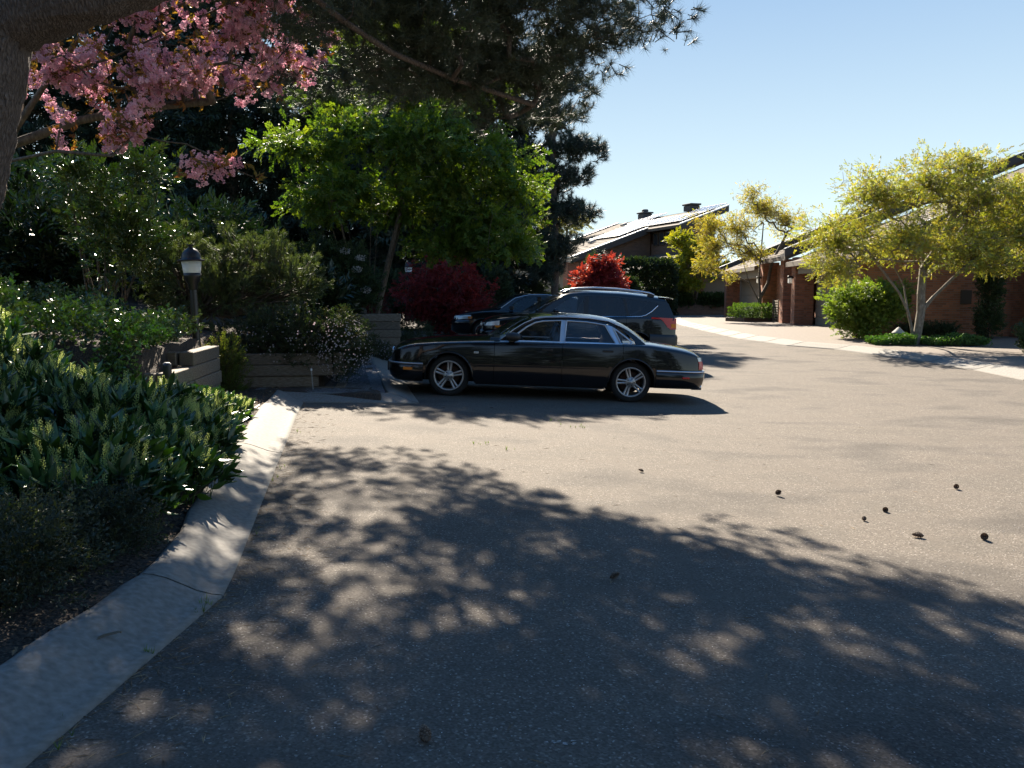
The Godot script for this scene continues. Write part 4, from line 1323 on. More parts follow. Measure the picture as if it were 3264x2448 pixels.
	wf = shrub("flowering_mound", "small white flowered cushion draped over the six course timber wall", "shrub", "", bedV(-2.95, -19.0, 0.0),
		[[0.1, -0.05, 0.1, 0.28, 0.38, 0.25]], {n = 600, floor = -0.6, mesh = S.tiny, shell = 0.8, col = mix([Color(0.035, 0.05, 0.02), Color(0.06, 0.07, 0.03)], 0.3)})
	tr = []; cols = []
	for i in 220:
		var d := rball().normalized()
		d.z = absf(d.z)
		tr.append(Transform3D(frame_on(d, 0).scaled(Vector3.ONE * rnd(0.7, 1.3)), Vector3(0.1, -0.05, 0.1) + d * Vector3(0.3, 0.4, 0.28)))
		cols.append(Color(0.55, 0.55, 0.6))
	scatter("blossoms", fm, M.petal, wf, tr, cols)

# ---------------------------------------------------------------- planting before the houses
func right_side(S: Dictionary) -> void:
	var lime := [Color(0.34, 0.34, 0.07), Color(0.3, 0.33, 0.06), Color(0.4, 0.38, 0.09), Color(0.31, 0.26, 0.06), Color(0.24, 0.27, 0.06)]
	var b := V(11.72, -25.46, 0.1)
	var f := func(x: float, y: float, z: float) -> Vector3: return Vector3(11.72 + x, b.y + y, -25.46 + z)
	tree("maple_tree", "large spreading yellow green maple with a forked pale trunk", "", [
		[b, f.call(-0.1, 0.45, 0), f.call(-0.25, 0.95, 0.05), f.call(-0.55, 1.5, 0.1), f.call(-0.95, 2.0, 0.1), f.call(-1.5, 2.7, 0.1), f.call(-2.0, 3.3, 0)],
		[b, f.call(0.08, 0.4, 0), f.call(0.14, 0.95, 0), f.call(0.12, 1.5, 0), f.call(0.2, 2.2, -0.1), f.call(0.1, 3.2, -0.2), f.call(0.2, 4.2, -0.1)],
		[f.call(-0.25, 0.95, 0.05), f.call(-0.3, 1.7, -0.2), f.call(-0.7, 2.6, -0.4), f.call(-0.8, 3.6, -0.5)],
		[f.call(0.14, 0.95, 0), f.call(0.45, 1.4, 0.1), f.call(0.9, 1.9, 0.2), f.call(1.5, 2.5, 0.2), f.call(2.1, 3.1, 0.1)],
		[f.call(0.2, 2.2, -0.1), f.call(0.8, 3.0, -0.3), f.call(1.2, 3.9, -0.4)]],
		[[9.3, b.y + 3.0, -25.4, 1.4, 1.0, 1.4], [10.4, b.y + 4.3, -25.5, 1.3, 0.95, 1.4], [12.0, b.y + 4.7, -25.5, 1.5, 0.9, 1.5], [13.4, b.y + 4.2, -25.5, 1.4, 1.0, 1.5], [14.6, b.y + 3.2, -25.4, 1.4, 1.0, 1.4], [14.9, b.y + 4.3, -25.6, 1.2, 0.8, 1.3], [11.2, b.y + 3.0, -25.2, 1.7, 0.85, 1.5], [12.9, b.y + 2.8, -25.2, 1.5, 0.8, 1.5], [9.3, b.y + 2.2, -25.3, 0.9, 0.55, 1.0, 1.0], [13.6, b.y + 2.3, -25.2, 1.2, 0.4, 1.0, 0.8], [13.0, b.y + 5.3, -25.6, 1.3, 0.45, 1.1, 0.8]],
		{n = 3000, per = 5, spread = 0.16, shell = 0.3, up = -0.1, out = 1.0, mesh = S.fine, smin = 0.8, smax = 1.25, every = 1, seg = 0.45, r = 0.15, r_tip = 0.0055, expo = 0.46, sag = 0.03, wander = 0.22, bark = "maple_bark", col = mix(lime, 0.22, 0.1)})
	b = V(12.1, -43.0, 0.25)
	f = func(x: float, y: float, z: float) -> Vector3: return Vector3(12.1 + x, b.y + y, -43.0 + z)
	tree("maple_tree", "slender golden maple rising from the low square planter by the garage", "", [
		[b, f.call(-0.05, 0.9, 0), f.call(-0.5, 1.7, 0), f.call(-0.8, 2.6, 0), f.call(-1.2, 3.8, 0)],
		[b, f.call(0.05, 1.0, 0), f.call(-0.05, 2.0, 0), f.call(0, 3.2, 0.1), f.call(0.1, 4.6, 0)],
		[f.call(0.05, 1.0, 0), f.call(0.4, 1.7, 0), f.call(0.55, 2.7, 0), f.call(1.2, 4.0, 0)]],
		[[10.9, b.y + 4.3, -43, 1.1, 1.0, 1.2], [12.2, b.y + 5.3, -43, 1.2, 1.0, 1.2], [13.3, b.y + 4.7, -43, 1.1, 0.9, 1.2], [11.6, b.y + 3.2, -43, 1.2, 0.6, 1.2], [9.8, b.y + 3.5, -43, 1.1, 0.8, 1.0], [9.4, b.y + 2.5, -43, 0.9, 0.5, 0.9], [9.7, b.y + 4.5, -43, 1.2, 0.8, 1.0], [10.6, b.y + 2.0, -42.8, 0.8, 0.4, 0.7, 0.6], [11.5, b.y + 6.1, -43, 0.8, 0.5, 0.8, 0.7]],
		{n = 1050, per = 6, spread = 0.24, shell = 0.25, up = -0.05, mesh = S.fine, smin = 0.8, smax = 1.3, seg = 0.5, r = 0.1, r_tip = 0.007, expo = 0.45, bark = "bark", col = mix([Color(0.38, 0.34, 0.08), Color(0.42, 0.33, 0.08), Color(0.33, 0.33, 0.07), Color(0.3, 0.24, 0.06)], 0.22, 0.1)})
	b = V(12.0, -57.6, 0.7)
	f = func(x: float, y: float, z: float) -> Vector3: return Vector3(12.0 + x, b.y + y, -57.6 + z)
	tree("maple_tree", "lime green maple growing in the long brick planter", "", [
		[b, f.call(-0.2, 1.0, 0), f.call(-0.7, 2.0, 0), f.call(-1.2, 3.0, 0)], [b, f.call(0.15, 1.2, 0), f.call(0.5, 2.4, 0), f.call(0.6, 3.6, 0)]],
		[[10.6, b.y + 2.4, -57.6, 1.3, 0.9, 1.3], [12.0, b.y + 3.6, -57.6, 1.6, 1.0, 1.4], [13.0, b.y + 2.6, -57.6, 1.2, 0.9, 1.3], [11.3, b.y + 1.4, -57.4, 1.3, 0.5, 1.0], [10.9, b.y + 4.3, -57.8, 0.9, 0.6, 0.9]],
		{n = 800, per = 5, spread = 0.25, shell = 0.3, mesh = S.maple, smin = 1.0, smax = 1.6, seg = 0.6, r = 0.1, r_tip = 0.009, expo = 0.45, col = mix([Color(0.24, 0.26, 0.02), Color(0.3, 0.3, 0.025)], 0.22, 0.1)})
	shrub("spirea_bush", "rounded bright lime green bush beside the forked maple", "bush", "", V(11.3, -28.4, 0.1),
		[[-0.35, 1.15, 0, 0.95, 0.75, 0.9], [0.75, 1.2, 0, 0.95, 0.75, 0.9], [0.1, 0.75, 0.2, 1.2, 0.6, 0.9], [-0.2, 0.3, 0.3, 0.9, 0.35, 0.7, 0.5]],
		{n = 3300, mesh = S.maple, mat = "leaf", shell = 0.75, up = 0.1, out = 1.0, smin = 0.6, smax = 1.0, stems = 24, col = mix([Color(0.15, 0.22, 0.04), Color(0.19, 0.25, 0.05), Color(0.11, 0.18, 0.03)], 0.22, 0.1)})
	# low cover round the maple's foot
	var tr := []; var cols := []
	for i in 2400:
		var x := rnd(10.5, 13.6)
		var z := rnd(-25.9, -25.0) + 0.12 * (x - 12.0)
		if absf(x - 11.75) < 0.16 and z > -25.5: continue
		tr.append(Transform3D(frame_on(Vector3(rnd(-0.7, 0.7), 1, rnd(-0.7, 0.7)), rnd(0, TAU)).scaled(Vector3.ONE * rnd(0.8, 1.3)), V(x, z, 0.1 + rnd(0, 0.2) * (0.7 + 0.3 * sin(x * 4.0)))))
		cols.append(vary([Color(0.06, 0.13, 0.025), Color(0.09, 0.17, 0.03)][rng.randi() % 2], 0.25))
	var o := scatter("ground_cover", S.cover, M.matt_leaf, self, tr, cols)
	tag(o, "low green ground cover round the foot of the forked maple", "ground cover", "", "stuff")
	shrub("clipped_shrub", "dark rounded shrub at the edge of the paving beside the brick wall", "shrub", "", V(13.25, -22.2, 0.1), [[0.3, 0.45, 0, 0.65, 0.55, 0.6]],
		{n = 1500, mesh = S.small, shell = 0.85, col = mix([Color(0.035, 0.06, 0.02), Color(0.05, 0.08, 0.025)], 0.3)})
	shrub("clipped_shrub", "low dark shrub against the brick wall behind the maple", "shrub", "", V(13.6, -28.6, 0.1), [[-0.5, 0.2, 0, 0.6, 0.25, 0.35], [0.4, 0.2, 0, 0.6, 0.25, 0.35]],
		{n = 900, mesh = S.small, shell = 0.8, col = mix([Color(0.03, 0.05, 0.02), Color(0.05, 0.065, 0.03)], 0.3)})
	shrub("ivy_column", "tall ivy clad evergreen column against the brick wall", "ivy", "", V(15.35, -28.2, 0.1),
		[[0, 0.6, 0, 0.42, 0.8, 0.35], [0.0, 1.7, 0, 0.42, 0.8, 0.35], [0.0, 2.6, 0, 0.4, 0.7, 0.3], [0.05, 3.4, 0, 0.3, 0.6, 0.25]],
		{n = 2600, mesh = S.small, mat = "matt_leaf", shell = 0.75, col = mix([Color(0.03, 0.05, 0.018), Color(0.05, 0.075, 0.025)], 0.35)})

func hedge(label: String, at: Vector3, size: Vector3, turn: float, n: int, mesh: Mesh, cl: Array, group := "") -> void:
	var t := thing("hedge", label, "hedge", at, turn, group)
	var tr := []; var cols := []
	var h := size * 0.5
	for i in n:
		var p := Vector3(rnd(-h.x, h.x), rnd(0, size.y), rnd(-h.z, h.z))
		var d := Vector3.ZERO
		match rng.randi() % 5:
			0, 1:
				p.z = h.z * rnd(0.9, 1.04); d = Vector3(0, 0.2, 1)
			2:
				p.y = size.y * rnd(0.95, 1.03); d = Vector3(0, 1, 0)
			3:
				p.x = h.x * (1 if rng.randf() < 0.5 else -1) * rnd(0.93, 1.03); d = Vector3(signf(p.x), 0.2, 0)
		tr.append(Transform3D(frame_on(d + rball() * 0.7, rnd(0, TAU)).scaled(Vector3.ONE * rnd(0.8, 1.3)), p))
		cols.append(vary(cl[rng.randi() % cl.size()], 0.3))
	scatter("foliage", mesh, M.matt_leaf, t, tr, cols)
	var mb := MB.new()
	for i in 5:
		mb.tube([Vector3(h.x * (i - 2) * 0.4, -0.1, 0), Vector3(h.x * (i - 2) * 0.42, size.y * 0.8, 0)], [0.03, 0.015], 5, false)
	part("stem", mb, M.bark, t)

func hedges(S: Dictionary) -> void:
	var dark := [Color(0.025, 0.042, 0.016), Color(0.035, 0.055, 0.02)]
	var big := sprig(26, 0.3, 0.1, 0.06, 0.15, 0.2, 60)
	hedge("tall dark clipped hedge beside the red maple and the far house", Vector3(8.15, 0.28, -55.5), Vector3(3.7, 3.3, 1.4), 0.0, 2600, big, dark)
	hedge("shorter lit hedge block at the foot of the coral red maple", Vector3(5.9, 0.28, -45), Vector3(0.8, 1.9, 0.8), 0.0, 600, big, dark)
	hedge("low clipped hedge on top of the long brick planter, beside the tall hedge", Vector3(10.4, 0.98, -57.9), Vector3(2.6, 0.5, 0.8), 0.0, 900, big, [Color(0.05, 0.09, 0.025), Color(0.07, 0.11, 0.03)], "planter hedges")
	hedge("low clipped hedge on top of the long brick planter, beside the garage pillar", Vector3(13.3, 0.98, -57.9), Vector3(2.0, 0.5, 0.8), 0.0, 700, big, [Color(0.05, 0.09, 0.025), Color(0.06, 0.1, 0.03)], "planter hedges")
	hedge("low bright clipped hedge filling the square planter under the golden maple", V(12.0, -42.9, 0.25), Vector3(2.3, 0.55, 1.3), 0.35, 1300, S.small, [Color(0.1, 0.17, 0.03), Color(0.13, 0.2, 0.035)])
	for q in [[0.6, -37.5, 1.0, 1.25, "dark clipped ball bush before the tan garage door"], [2.2, -36.6, 0.95, 1.0, "loose dark bush beside the clipped ball before the garage"], [-0.6, -33.0, 0.6, 1.5, "dark upright bush beside the wine red maple"], [-2.5, -33.5, 1.3, 1.5, "broad dark bush behind the wine red maple"], [-4.6, -32.5, 1.3, 1.5, "broad dark bush beyond the second lamp post"]]:
		shrub("evergreen_bush", q[4], "bush", "dark bushes before the far house", V(q[0], q[1]), [[0, q[3] * 0.75, 0, q[2], q[3] * 0.85, q[2]]],
			{n = 1500, mesh = S.small, shell = 0.9, smin = 1.3, smax = 2.0, col = mix(dark, 0.3)})
	shrub("conifer_shrub", "slim upright conifer at the corner of the tan garage", "shrub", "", V(4.0, -42.6), [[0, 0.8, 0, 0.45, 0.9, 0.45], [0, 2.0, 0, 0.42, 0.9, 0.42], [0, 2.9, 0, 0.25, 0.5, 0.25]],
		{n = 1300, mesh = S.small, shell = 0.7, smin = 1.2, smax = 1.8, col = mix([Color(0.04, 0.065, 0.025), Color(0.06, 0.08, 0.03)], 0.3)})
	# trees showing over the far roof
	var b := V(4.5, -75.0)
	tree("birch_tree", "pale yellow green tree top showing behind the solar roof", "", [[b, b + Vector3(0, 4, 0), b + Vector3(0.2, 7.5, 0)]], [[3.6, 7.5, -75, 1.6, 1.2, 1.4], [5.4, 7.9, -75, 1.8, 1.2, 1.4]],
		{n = 220, per = 5, spread = 0.35, shell = 0.2, mesh = S.maple, smin = 1.2, smax = 2.0, r = 0.14, r_tip = 0.012, col = mix([Color(0.26, 0.25, 0.08), Color(0.3, 0.28, 0.1)], 0.2)})
# ================================================================ cars
func arch_y(p: Dictionary, x: float) -> float:
	var y := polyline(p.sill, x)
	for a in p.axles:
		var d: float = x - a
		if absf(d) < p.arch_r:
			y = maxf(y, p.axle_h + sqrt(p.arch_r * p.arch_r - d * d))
	return y

func side_z(p: Dictionary, x: float, y: float) -> float:
	var ysh := polyline(p.shoulder, x)
	var q := (y - 0.22) / (ysh - 0.22)
	var w := polyline(p.width, x)
	var z := w * (1.0 - 0.17 * (q - 0.42) * (q - 0.42))
	# a faint crease below the shoulder and a tuck at the sill
	z -= 0.012 * smoothstep(0.25, 0.0, q)
	return z

func side_pts(p: Dictionary, x: float, n: int) -> Array:
	var out := []
	var y0 := arch_y(p, x)
	var y1 := polyline(p.shoulder, x)
	for k in n + 1:
		var y := lerpf(y0, y1 - 0.015, pow(float(k) / n, 0.9))
		out.append(Vector3(x, y, side_z(p, x, y)))
	return out

func stations(x0: float, x1: float, step := 0.03) -> Array:
	var n := maxi(2, int(ceil((x1 - x0) / step)))
	var out := []
	for i in n + 1: out.append(lerpf(x0, x1, float(i) / n))
	return out

func full_rows(p: Dictionary, x0: float, x1: float) -> Array:
	var rows := []
	for x in stations(x0, x1):
		var row := PackedVector3Array()
		var s := side_pts(p, x, 10)
		for q in s: row.append(q)
		var zs: float = s[10].z - 0.01
		var ysh := polyline(p.shoulder, x); var yc := polyline(p.centre, x)
		for k in range(0, 15):
			var f := 1.0 - 2.0 * k / 14.0
			row.append(Vector3(x, ysh + (yc - ysh) * (1.0 - pow(absf(f), 2.6)), zs * f * (0.985 if absf(f) > 0.99 else 1.0)))
		for k in range(10, -1, -1):
			row.append(Vector3(x, s[k].y, -s[k].z))
		rows.append(row)
	return rows

func cap_row(mb: MB, row: PackedVector3Array, hint: Vector3) -> void:
	var mid := Vector3.ZERO
	for q in row: mid += q
	mid /= row.size()
	for i in row.size():
		mb.tri(mid, row[i], row[(i + 1) % row.size()], hint)

func gz(p: Dictionary, y: float) -> float:       # half width of the glasshouse at height y
	return p.glass_z - p.tumble * (y - p.belt_y)

func panel(p: Dictionary, called: String, poly: Array, m: Material, parent: Node3D, sg: float, off := 0.0, thick := 0.02) -> MeshInstance3D:
	var pl := PackedVector2Array()
	for q in poly: pl.append(Vector2(q[0], q[1]))
	var t := Geometry2D.triangulate_polygon(pl)
	var mb := MB.new()
	var f := func(q: Vector2, d: float) -> Vector3: return Vector3(q.x, q.y, (gz(p, q.y) + off - d) * sg)
	for i in range(0, t.size(), 3):
		mb.tri(f.call(pl[t[i]], 0.0), f.call(pl[t[i + 1]], 0.0), f.call(pl[t[i + 2]], 0.0), Vector3(0, 0.3, sg))
		if thick > 0.0:
			mb.tri(f.call(pl[t[i]], thick), f.call(pl[t[i + 1]], thick), f.call(pl[t[i + 2]], thick), Vector3(0, -0.3, -sg))
	if thick > 0.0:
		var mid := Vector2.ZERO
		for q in pl: mid += q
		mid /= pl.size()
		for i in pl.size():
			var a := pl[i]; var b := pl[(i + 1) % pl.size()]
			var o := ((a + b) * 0.5 - mid)
			mb.quad(f.call(a, 0.0), f.call(b, 0.0), f.call(b, thick), f.call(a, thick), Vector3(o.x, o.y, 0))
	return part(called, mb, m, parent)

func trim_loop(p: Dictionary, called: String, poly: Array, rad: float, m: Material, parent: Node3D, sg: float, off := 0.004, close := true) -> void:
	var pts := []; var rr := []
	for q in poly:
		pts.append(Vector3(q[0], q[1], (gz(p, q[1]) + off) * sg)); rr.append(rad)
	if close:
		pts.append(pts[0]); rr.append(rad)
	var mb := MB.new()
	mb.tube(pts, rr, 6, true)
	part(called, mb, m, parent)

func sweep_plan(path: Array, sec: Array) -> MB:      # section [out, y] carried along a plan path [x, z]
	var rows := []
	for i in path.size():
		var a: Array = path[maxi(i - 1, 0)]; var b: Array = path[mini(i + 1, path.size() - 1)]
		var d := Vector2(b[0] - a[0], b[1] - a[1]).normalized()
		var nrm := Vector2(d.y, -d.x)
		var row := PackedVector3Array()
		for s in sec:
			row.append(Vector3(path[i][0] + nrm.x * s[0], s[1], path[i][1] + nrm.y * s[0]))
		rows.append(row)
	var mb := MB.new()
	mb.grid(rows, true)
	cap_row(mb, rows[0], Vector3(0, 0, path[0][1]))
	cap_row(mb, rows[rows.size() - 1], Vector3(0, 0, path[path.size() - 1][1]))
	return mb

func wheel(parent: Node3D, at: Vector3, rad: float, rim_r: float, sg: float, spokes: int, spin: float) -> void:
	var w := Node3D.new()
	w.name = "wheel"
	parent.add_child(w, true)
	w.position = at
	if sg < 0: w.rotation.y = PI
	var zb := Basis(Vector3.RIGHT, PI / 2)
	var mb := MB.new()
	mb.lathe(Vector3.ZERO, [[rim_r, -0.2], [rad - 0.03, -0.2], [rad - 0.006, -0.185], [rad, -0.15], [rad, -0.05], [rad - 0.006, -0.018], [rad - 0.03, 0.0], [rim_r + 0.03, 0.004], [rim_r, -0.004]], 48, zb)
	part("tyre", mb, M.rubber, w)
	mb = MB.new()
	mb.lathe(Vector3.ZERO, [[rim_r + 0.004, -0.01], [rim_r + 0.004, 0.002], [rim_r - 0.008, 0.006], [rim_r - 0.02, 0.0], [rim_r - 0.024, -0.02], [rim_r - 0.03, -0.16]], 48, zb)
	part("rim", mb, M.alloy, w)
	for k in spokes:
		mb = MB.new()
		var a := TAU * k / spokes + spin
		for s in [-1.0, 1.0]:
			var rows := []
			for i in 5:
				var t := i / 4.0
				var r := lerpf(0.05, rim_r - 0.016, t)
				var hw := lerpf(0.016, 0.019, t)
				var c: float = s * lerpf(0.016, 0.028, t)
				var z := lerpf(-0.012, -0.006, t) - 0.012 * sin(t * PI)
				var row := PackedVector3Array()
				for q in [[-1.0, -0.02], [-0.75, 0.0], [0.75, 0.0], [1.0, -0.02]]:
					row.append(Vector3(r, c + q[0] * hw, z + q[1] + 0.004).rotated(Vector3(0, 0, 1), a))
				rows.append(row)
			mb.grid(rows, false, Vector3(0, 0, 1))
		part("spoke", mb, M.alloy, w)
	mb = MB.new()
	mb.lathe(Vector3.ZERO, [[0.085, -0.04], [0.082, -0.012], [0.07, -0.004], [0.034, -0.002], [0.031, 0.006], [0.0, 0.008]], 20, zb)
	part("hub", mb, M.alloy, w)
	for k in spokes:
		mb = MB.new()
		var a := TAU * (k + 0.5) / spokes + spin
		mb.lathe(Vector3(cos(a) * 0.057, sin(a) * 0.057, -0.006), [[0.011, 0.0], [0.011, 0.007], [0.0, 0.009]], 8, zb)
		part("wheel_nut", mb, M.black_trim, w)
	mb = MB.new()
	mb.lathe(Vector3.ZERO, [[0.0, -0.1], [rim_r * 0.72, -0.1], [rim_r * 0.72, -0.125], [0.0, -0.125]], 24, zb)
	part("brake_disc", mb, M.rust, w)

func seat(parent: Node3D, at: Vector3, w: float, head := true) -> void:
	var mb := MB.new()
	mb.box(at + Vector3(-0.22, 0.0, 0), Vector3(0.5, 0.16, w), Basis.IDENTITY, 0.05)
	mb.box(at + Vector3(0.1, 0.34, 0), Vector3(0.15, 0.6, w), Basis(Vector3(0, 0, 1), -0.28), 0.06)
	if head:
		mb.box(at + Vector3(0.22, 0.72, 0), Vector3(0.11, 0.18, minf(w, 0.26)), Basis(Vector3(0, 0, 1), -0.2), 0.05)
	part("seat", mb, M.seat_leather, parent)

func place_car(t: Node3D, x: float, z: float, yaw: float) -> void:
	t.transform = Transform3D(Basis(Vector3.UP, yaw) * Basis(Vector3(0, 0, 1), -0.04), V(x, z))

func make_shell(t: Node3D, p: Dictionary) -> void:
	var paint: Material = M[p.paint]
	var d: Array = p.doors
	var mb := MB.new()
	var rows := full_rows(p, p.front, d[0] - 0.003)
	mb.grid(rows, false)
	cap_row(mb, rows[0], Vector3(-1, 0, 0))
	part("front_body", mb, paint, t)
	mb = MB.new()
	rows = full_rows(p, d[d.size() - 1] + 0.003, p.rear)
	mb.grid(rows, false)
	cap_row(mb, rows[rows.size() - 1], Vector3(1, 0, 0))
	part("rear_body", mb, paint, t)
	for i in d.size() - 1:
		for sg in [1.0, -1.0]:
			mb = MB.new()
			rows = []
			for x in stations(d[i] + 0.003, d[i + 1] - 0.003):
				var row := PackedVector3Array()
				var s := side_pts(p, x, 10)
				for q in s: row.append(Vector3(q.x, q.y, q.z * sg))
				var ysh := polyline(p.shoulder, x)
				row.append(Vector3(x, ysh - 0.002, (s[10].z - 0.014) * sg))
				row.append(Vector3(x, ysh + 0.006, (s[10].z - 0.04) * sg))
				row.append(Vector3(x, ysh + 0.004, (p.glass_z - 0.05) * sg))
				rows.append(row)
			mb.grid(rows, false, Vector3(0, 0.35, sg))
			var dr := part("door", mb, paint, t)
			# door pull, set in a dark recess
			var hx: float = d[i + 1] - 0.24
			var hy: float = polyline(p.shoulder, hx) - 0.105
			mb = MB.new()
			mb.box(Vector3(hx, hy, side_z(p, hx, hy) * sg), Vector3(0.17, 0.034, 0.02), Basis.IDENTITY, 0.008)
			part("handle", mb, M.black_trim if p.paint == "car_paint" else paint, dr)
	# dark tub and wheel housings inside
	mb = MB.new()
	mb.box(Vector3((p.front + p.rear) * 0.5 + 0.1, 0.36, 0), Vector3(p.rear - p.front - 0.5, 0.26, 1.3), Basis.IDENTITY, 0.05)
	mb.box(Vector3((p.axles[0] + p.axles[1]) * 0.5, 0.36, 0), Vector3(p.axles[1] - p.axles[0] - 2 * p.arch_r - 0.04, 0.3, 2 * (polyline(p.width, 1.2) - 0.06)), Basis.IDENTITY, 0.04)
	part("underbody", mb, M.underside, t)
	for a in p.axles:
		for sg in [1.0, -1.0]:
			mb = MB.new()
			rows = []
			for k in 13:
				var ang := PI * (k / 12.0) * 1.12 - 0.2
				var row := PackedVector3Array()
				for zz in [p.track - 0.42, p.track + 0.06]:
					row.append(Vector3(a + cos(ang) * (p.arch_r + 0.004), p.axle_h + sin(ang) * (p.arch_r + 0.004), zz * sg))
				rows.append(row)
			mb.grid(rows, false, Vector3(0, -1, 0))
			part("wheel_housing", mb, M.underside, t)
			# rolled lip round the arch
			var pts := []; var rr := []
			for k in 17:
				var ang := PI * k / 16.0
				var q := Vector2(a + cos(ang) * p.arch_r, p.axle_h + sin(ang) * p.arch_r)
				if q.y < polyline(p.sill, q.x): continue
				pts.append(Vector3(q.x, q.y, (side_z(p, q.x, q.y) - 0.002) * sg)); rr.append(0.013)
			mb = MB.new()
			mb.tube(pts, rr, 6, true)
			part("arch_lip", mb, paint, t)
			wheel(t, Vector3(a, p.axle_h, p.track * sg), p.axle_h, p.rim_r, sg, 5, p.spin[0 if a == p.axles[0] else 1])

func roof_and_glass(t: Node3D, p: Dictionary) -> void:
	var paint: Material = M[p.paint]
	var rl: Array = p.rail; var rc: Array = p.roof
	var mb := MB.new()
	var rows := []
	for x in stations(p.roof_x[0], p.roof_x[1], 0.06):
		var f: float = (x - p.roof_x[0]) / (p.roof_x[1] - p.roof_x[0])
		var yr := polyline(rl, x); var yc := polyline(rc, x)
		var zr := gz(p, yr) + 0.004
		var row := PackedVector3Array()
		row.append(Vector3(x, yr - 0.035, zr + 0.012))
		for k in 13:
			var s := 1.0 - 2.0 * k / 12.0
			var bow := (1.0 - s * s) * (-0.09 * (1.0 - f) * (1.0 - f) + 0.08 * f * f)
			row.append(Vector3(x + bow, yr + (yc - yr) * (1.0 - pow(absf(s), 2.4)), zr * s))
		row.append(Vector3(x, yr - 0.035, -zr - 0.012))
		rows.append(row)
	mb.grid(rows, false, Vector3.UP)
	part("roof", mb, paint, t)
	# windscreen and rear window run from the cowl to the roof edges
	for e in [0, 1]:
		var xb: Array = p.screen[e]       # [x at edge, x at middle, y, half width]
		var xt: float = p.roof_x[e]
		var yr := polyline(rl, xt); var yc := polyline(rc, xt)
		var zr := gz(p, yr) - 0.02
		rows = []
		for i in 9:
			var u := i / 8.0
			var row := PackedVector3Array()
			for k in 13:
				var s := 1.0 - 2.0 * k / 12.0
				var lo := Vector3(lerpf(xb[1], xb[0], s * s), xb[2] + 0.03 * (1.0 - s * s), xb[3] * s)
				var bow := (1.0 - s * s) * (-0.09 if e == 0 else 0.08)
				var hi := Vector3(xt + bow, yr - 0.006 + (yc - yr) * (1.0 - pow(absf(s), 2.4)), zr * s)
				var q := lo.lerp(hi, u)
				q.y += 0.03 * sin(u * PI)
				row.append(q)
			rows.append(row)
		mb = MB.new()
		mb.grid(rows, false, Vector3(-1 if e == 0 else 1, 1, 0))
		part("windscreen" if e == 0 else "rear_window", mb, M.car_glass if e == 0 else M[p.rear_glass], t)
		for sg in [1.0, -1.0]:
			var pts := []; var rr := []
			for i in 9:
				pts.append(rows[i][0 if sg > 0 else 12] + Vector3(0, 0, 0.012 * sg)); rr.append(0.02)
			mb = MB.new()
			mb.tube(pts, rr, 6, true)
			part("pillar", mb, paint, t)

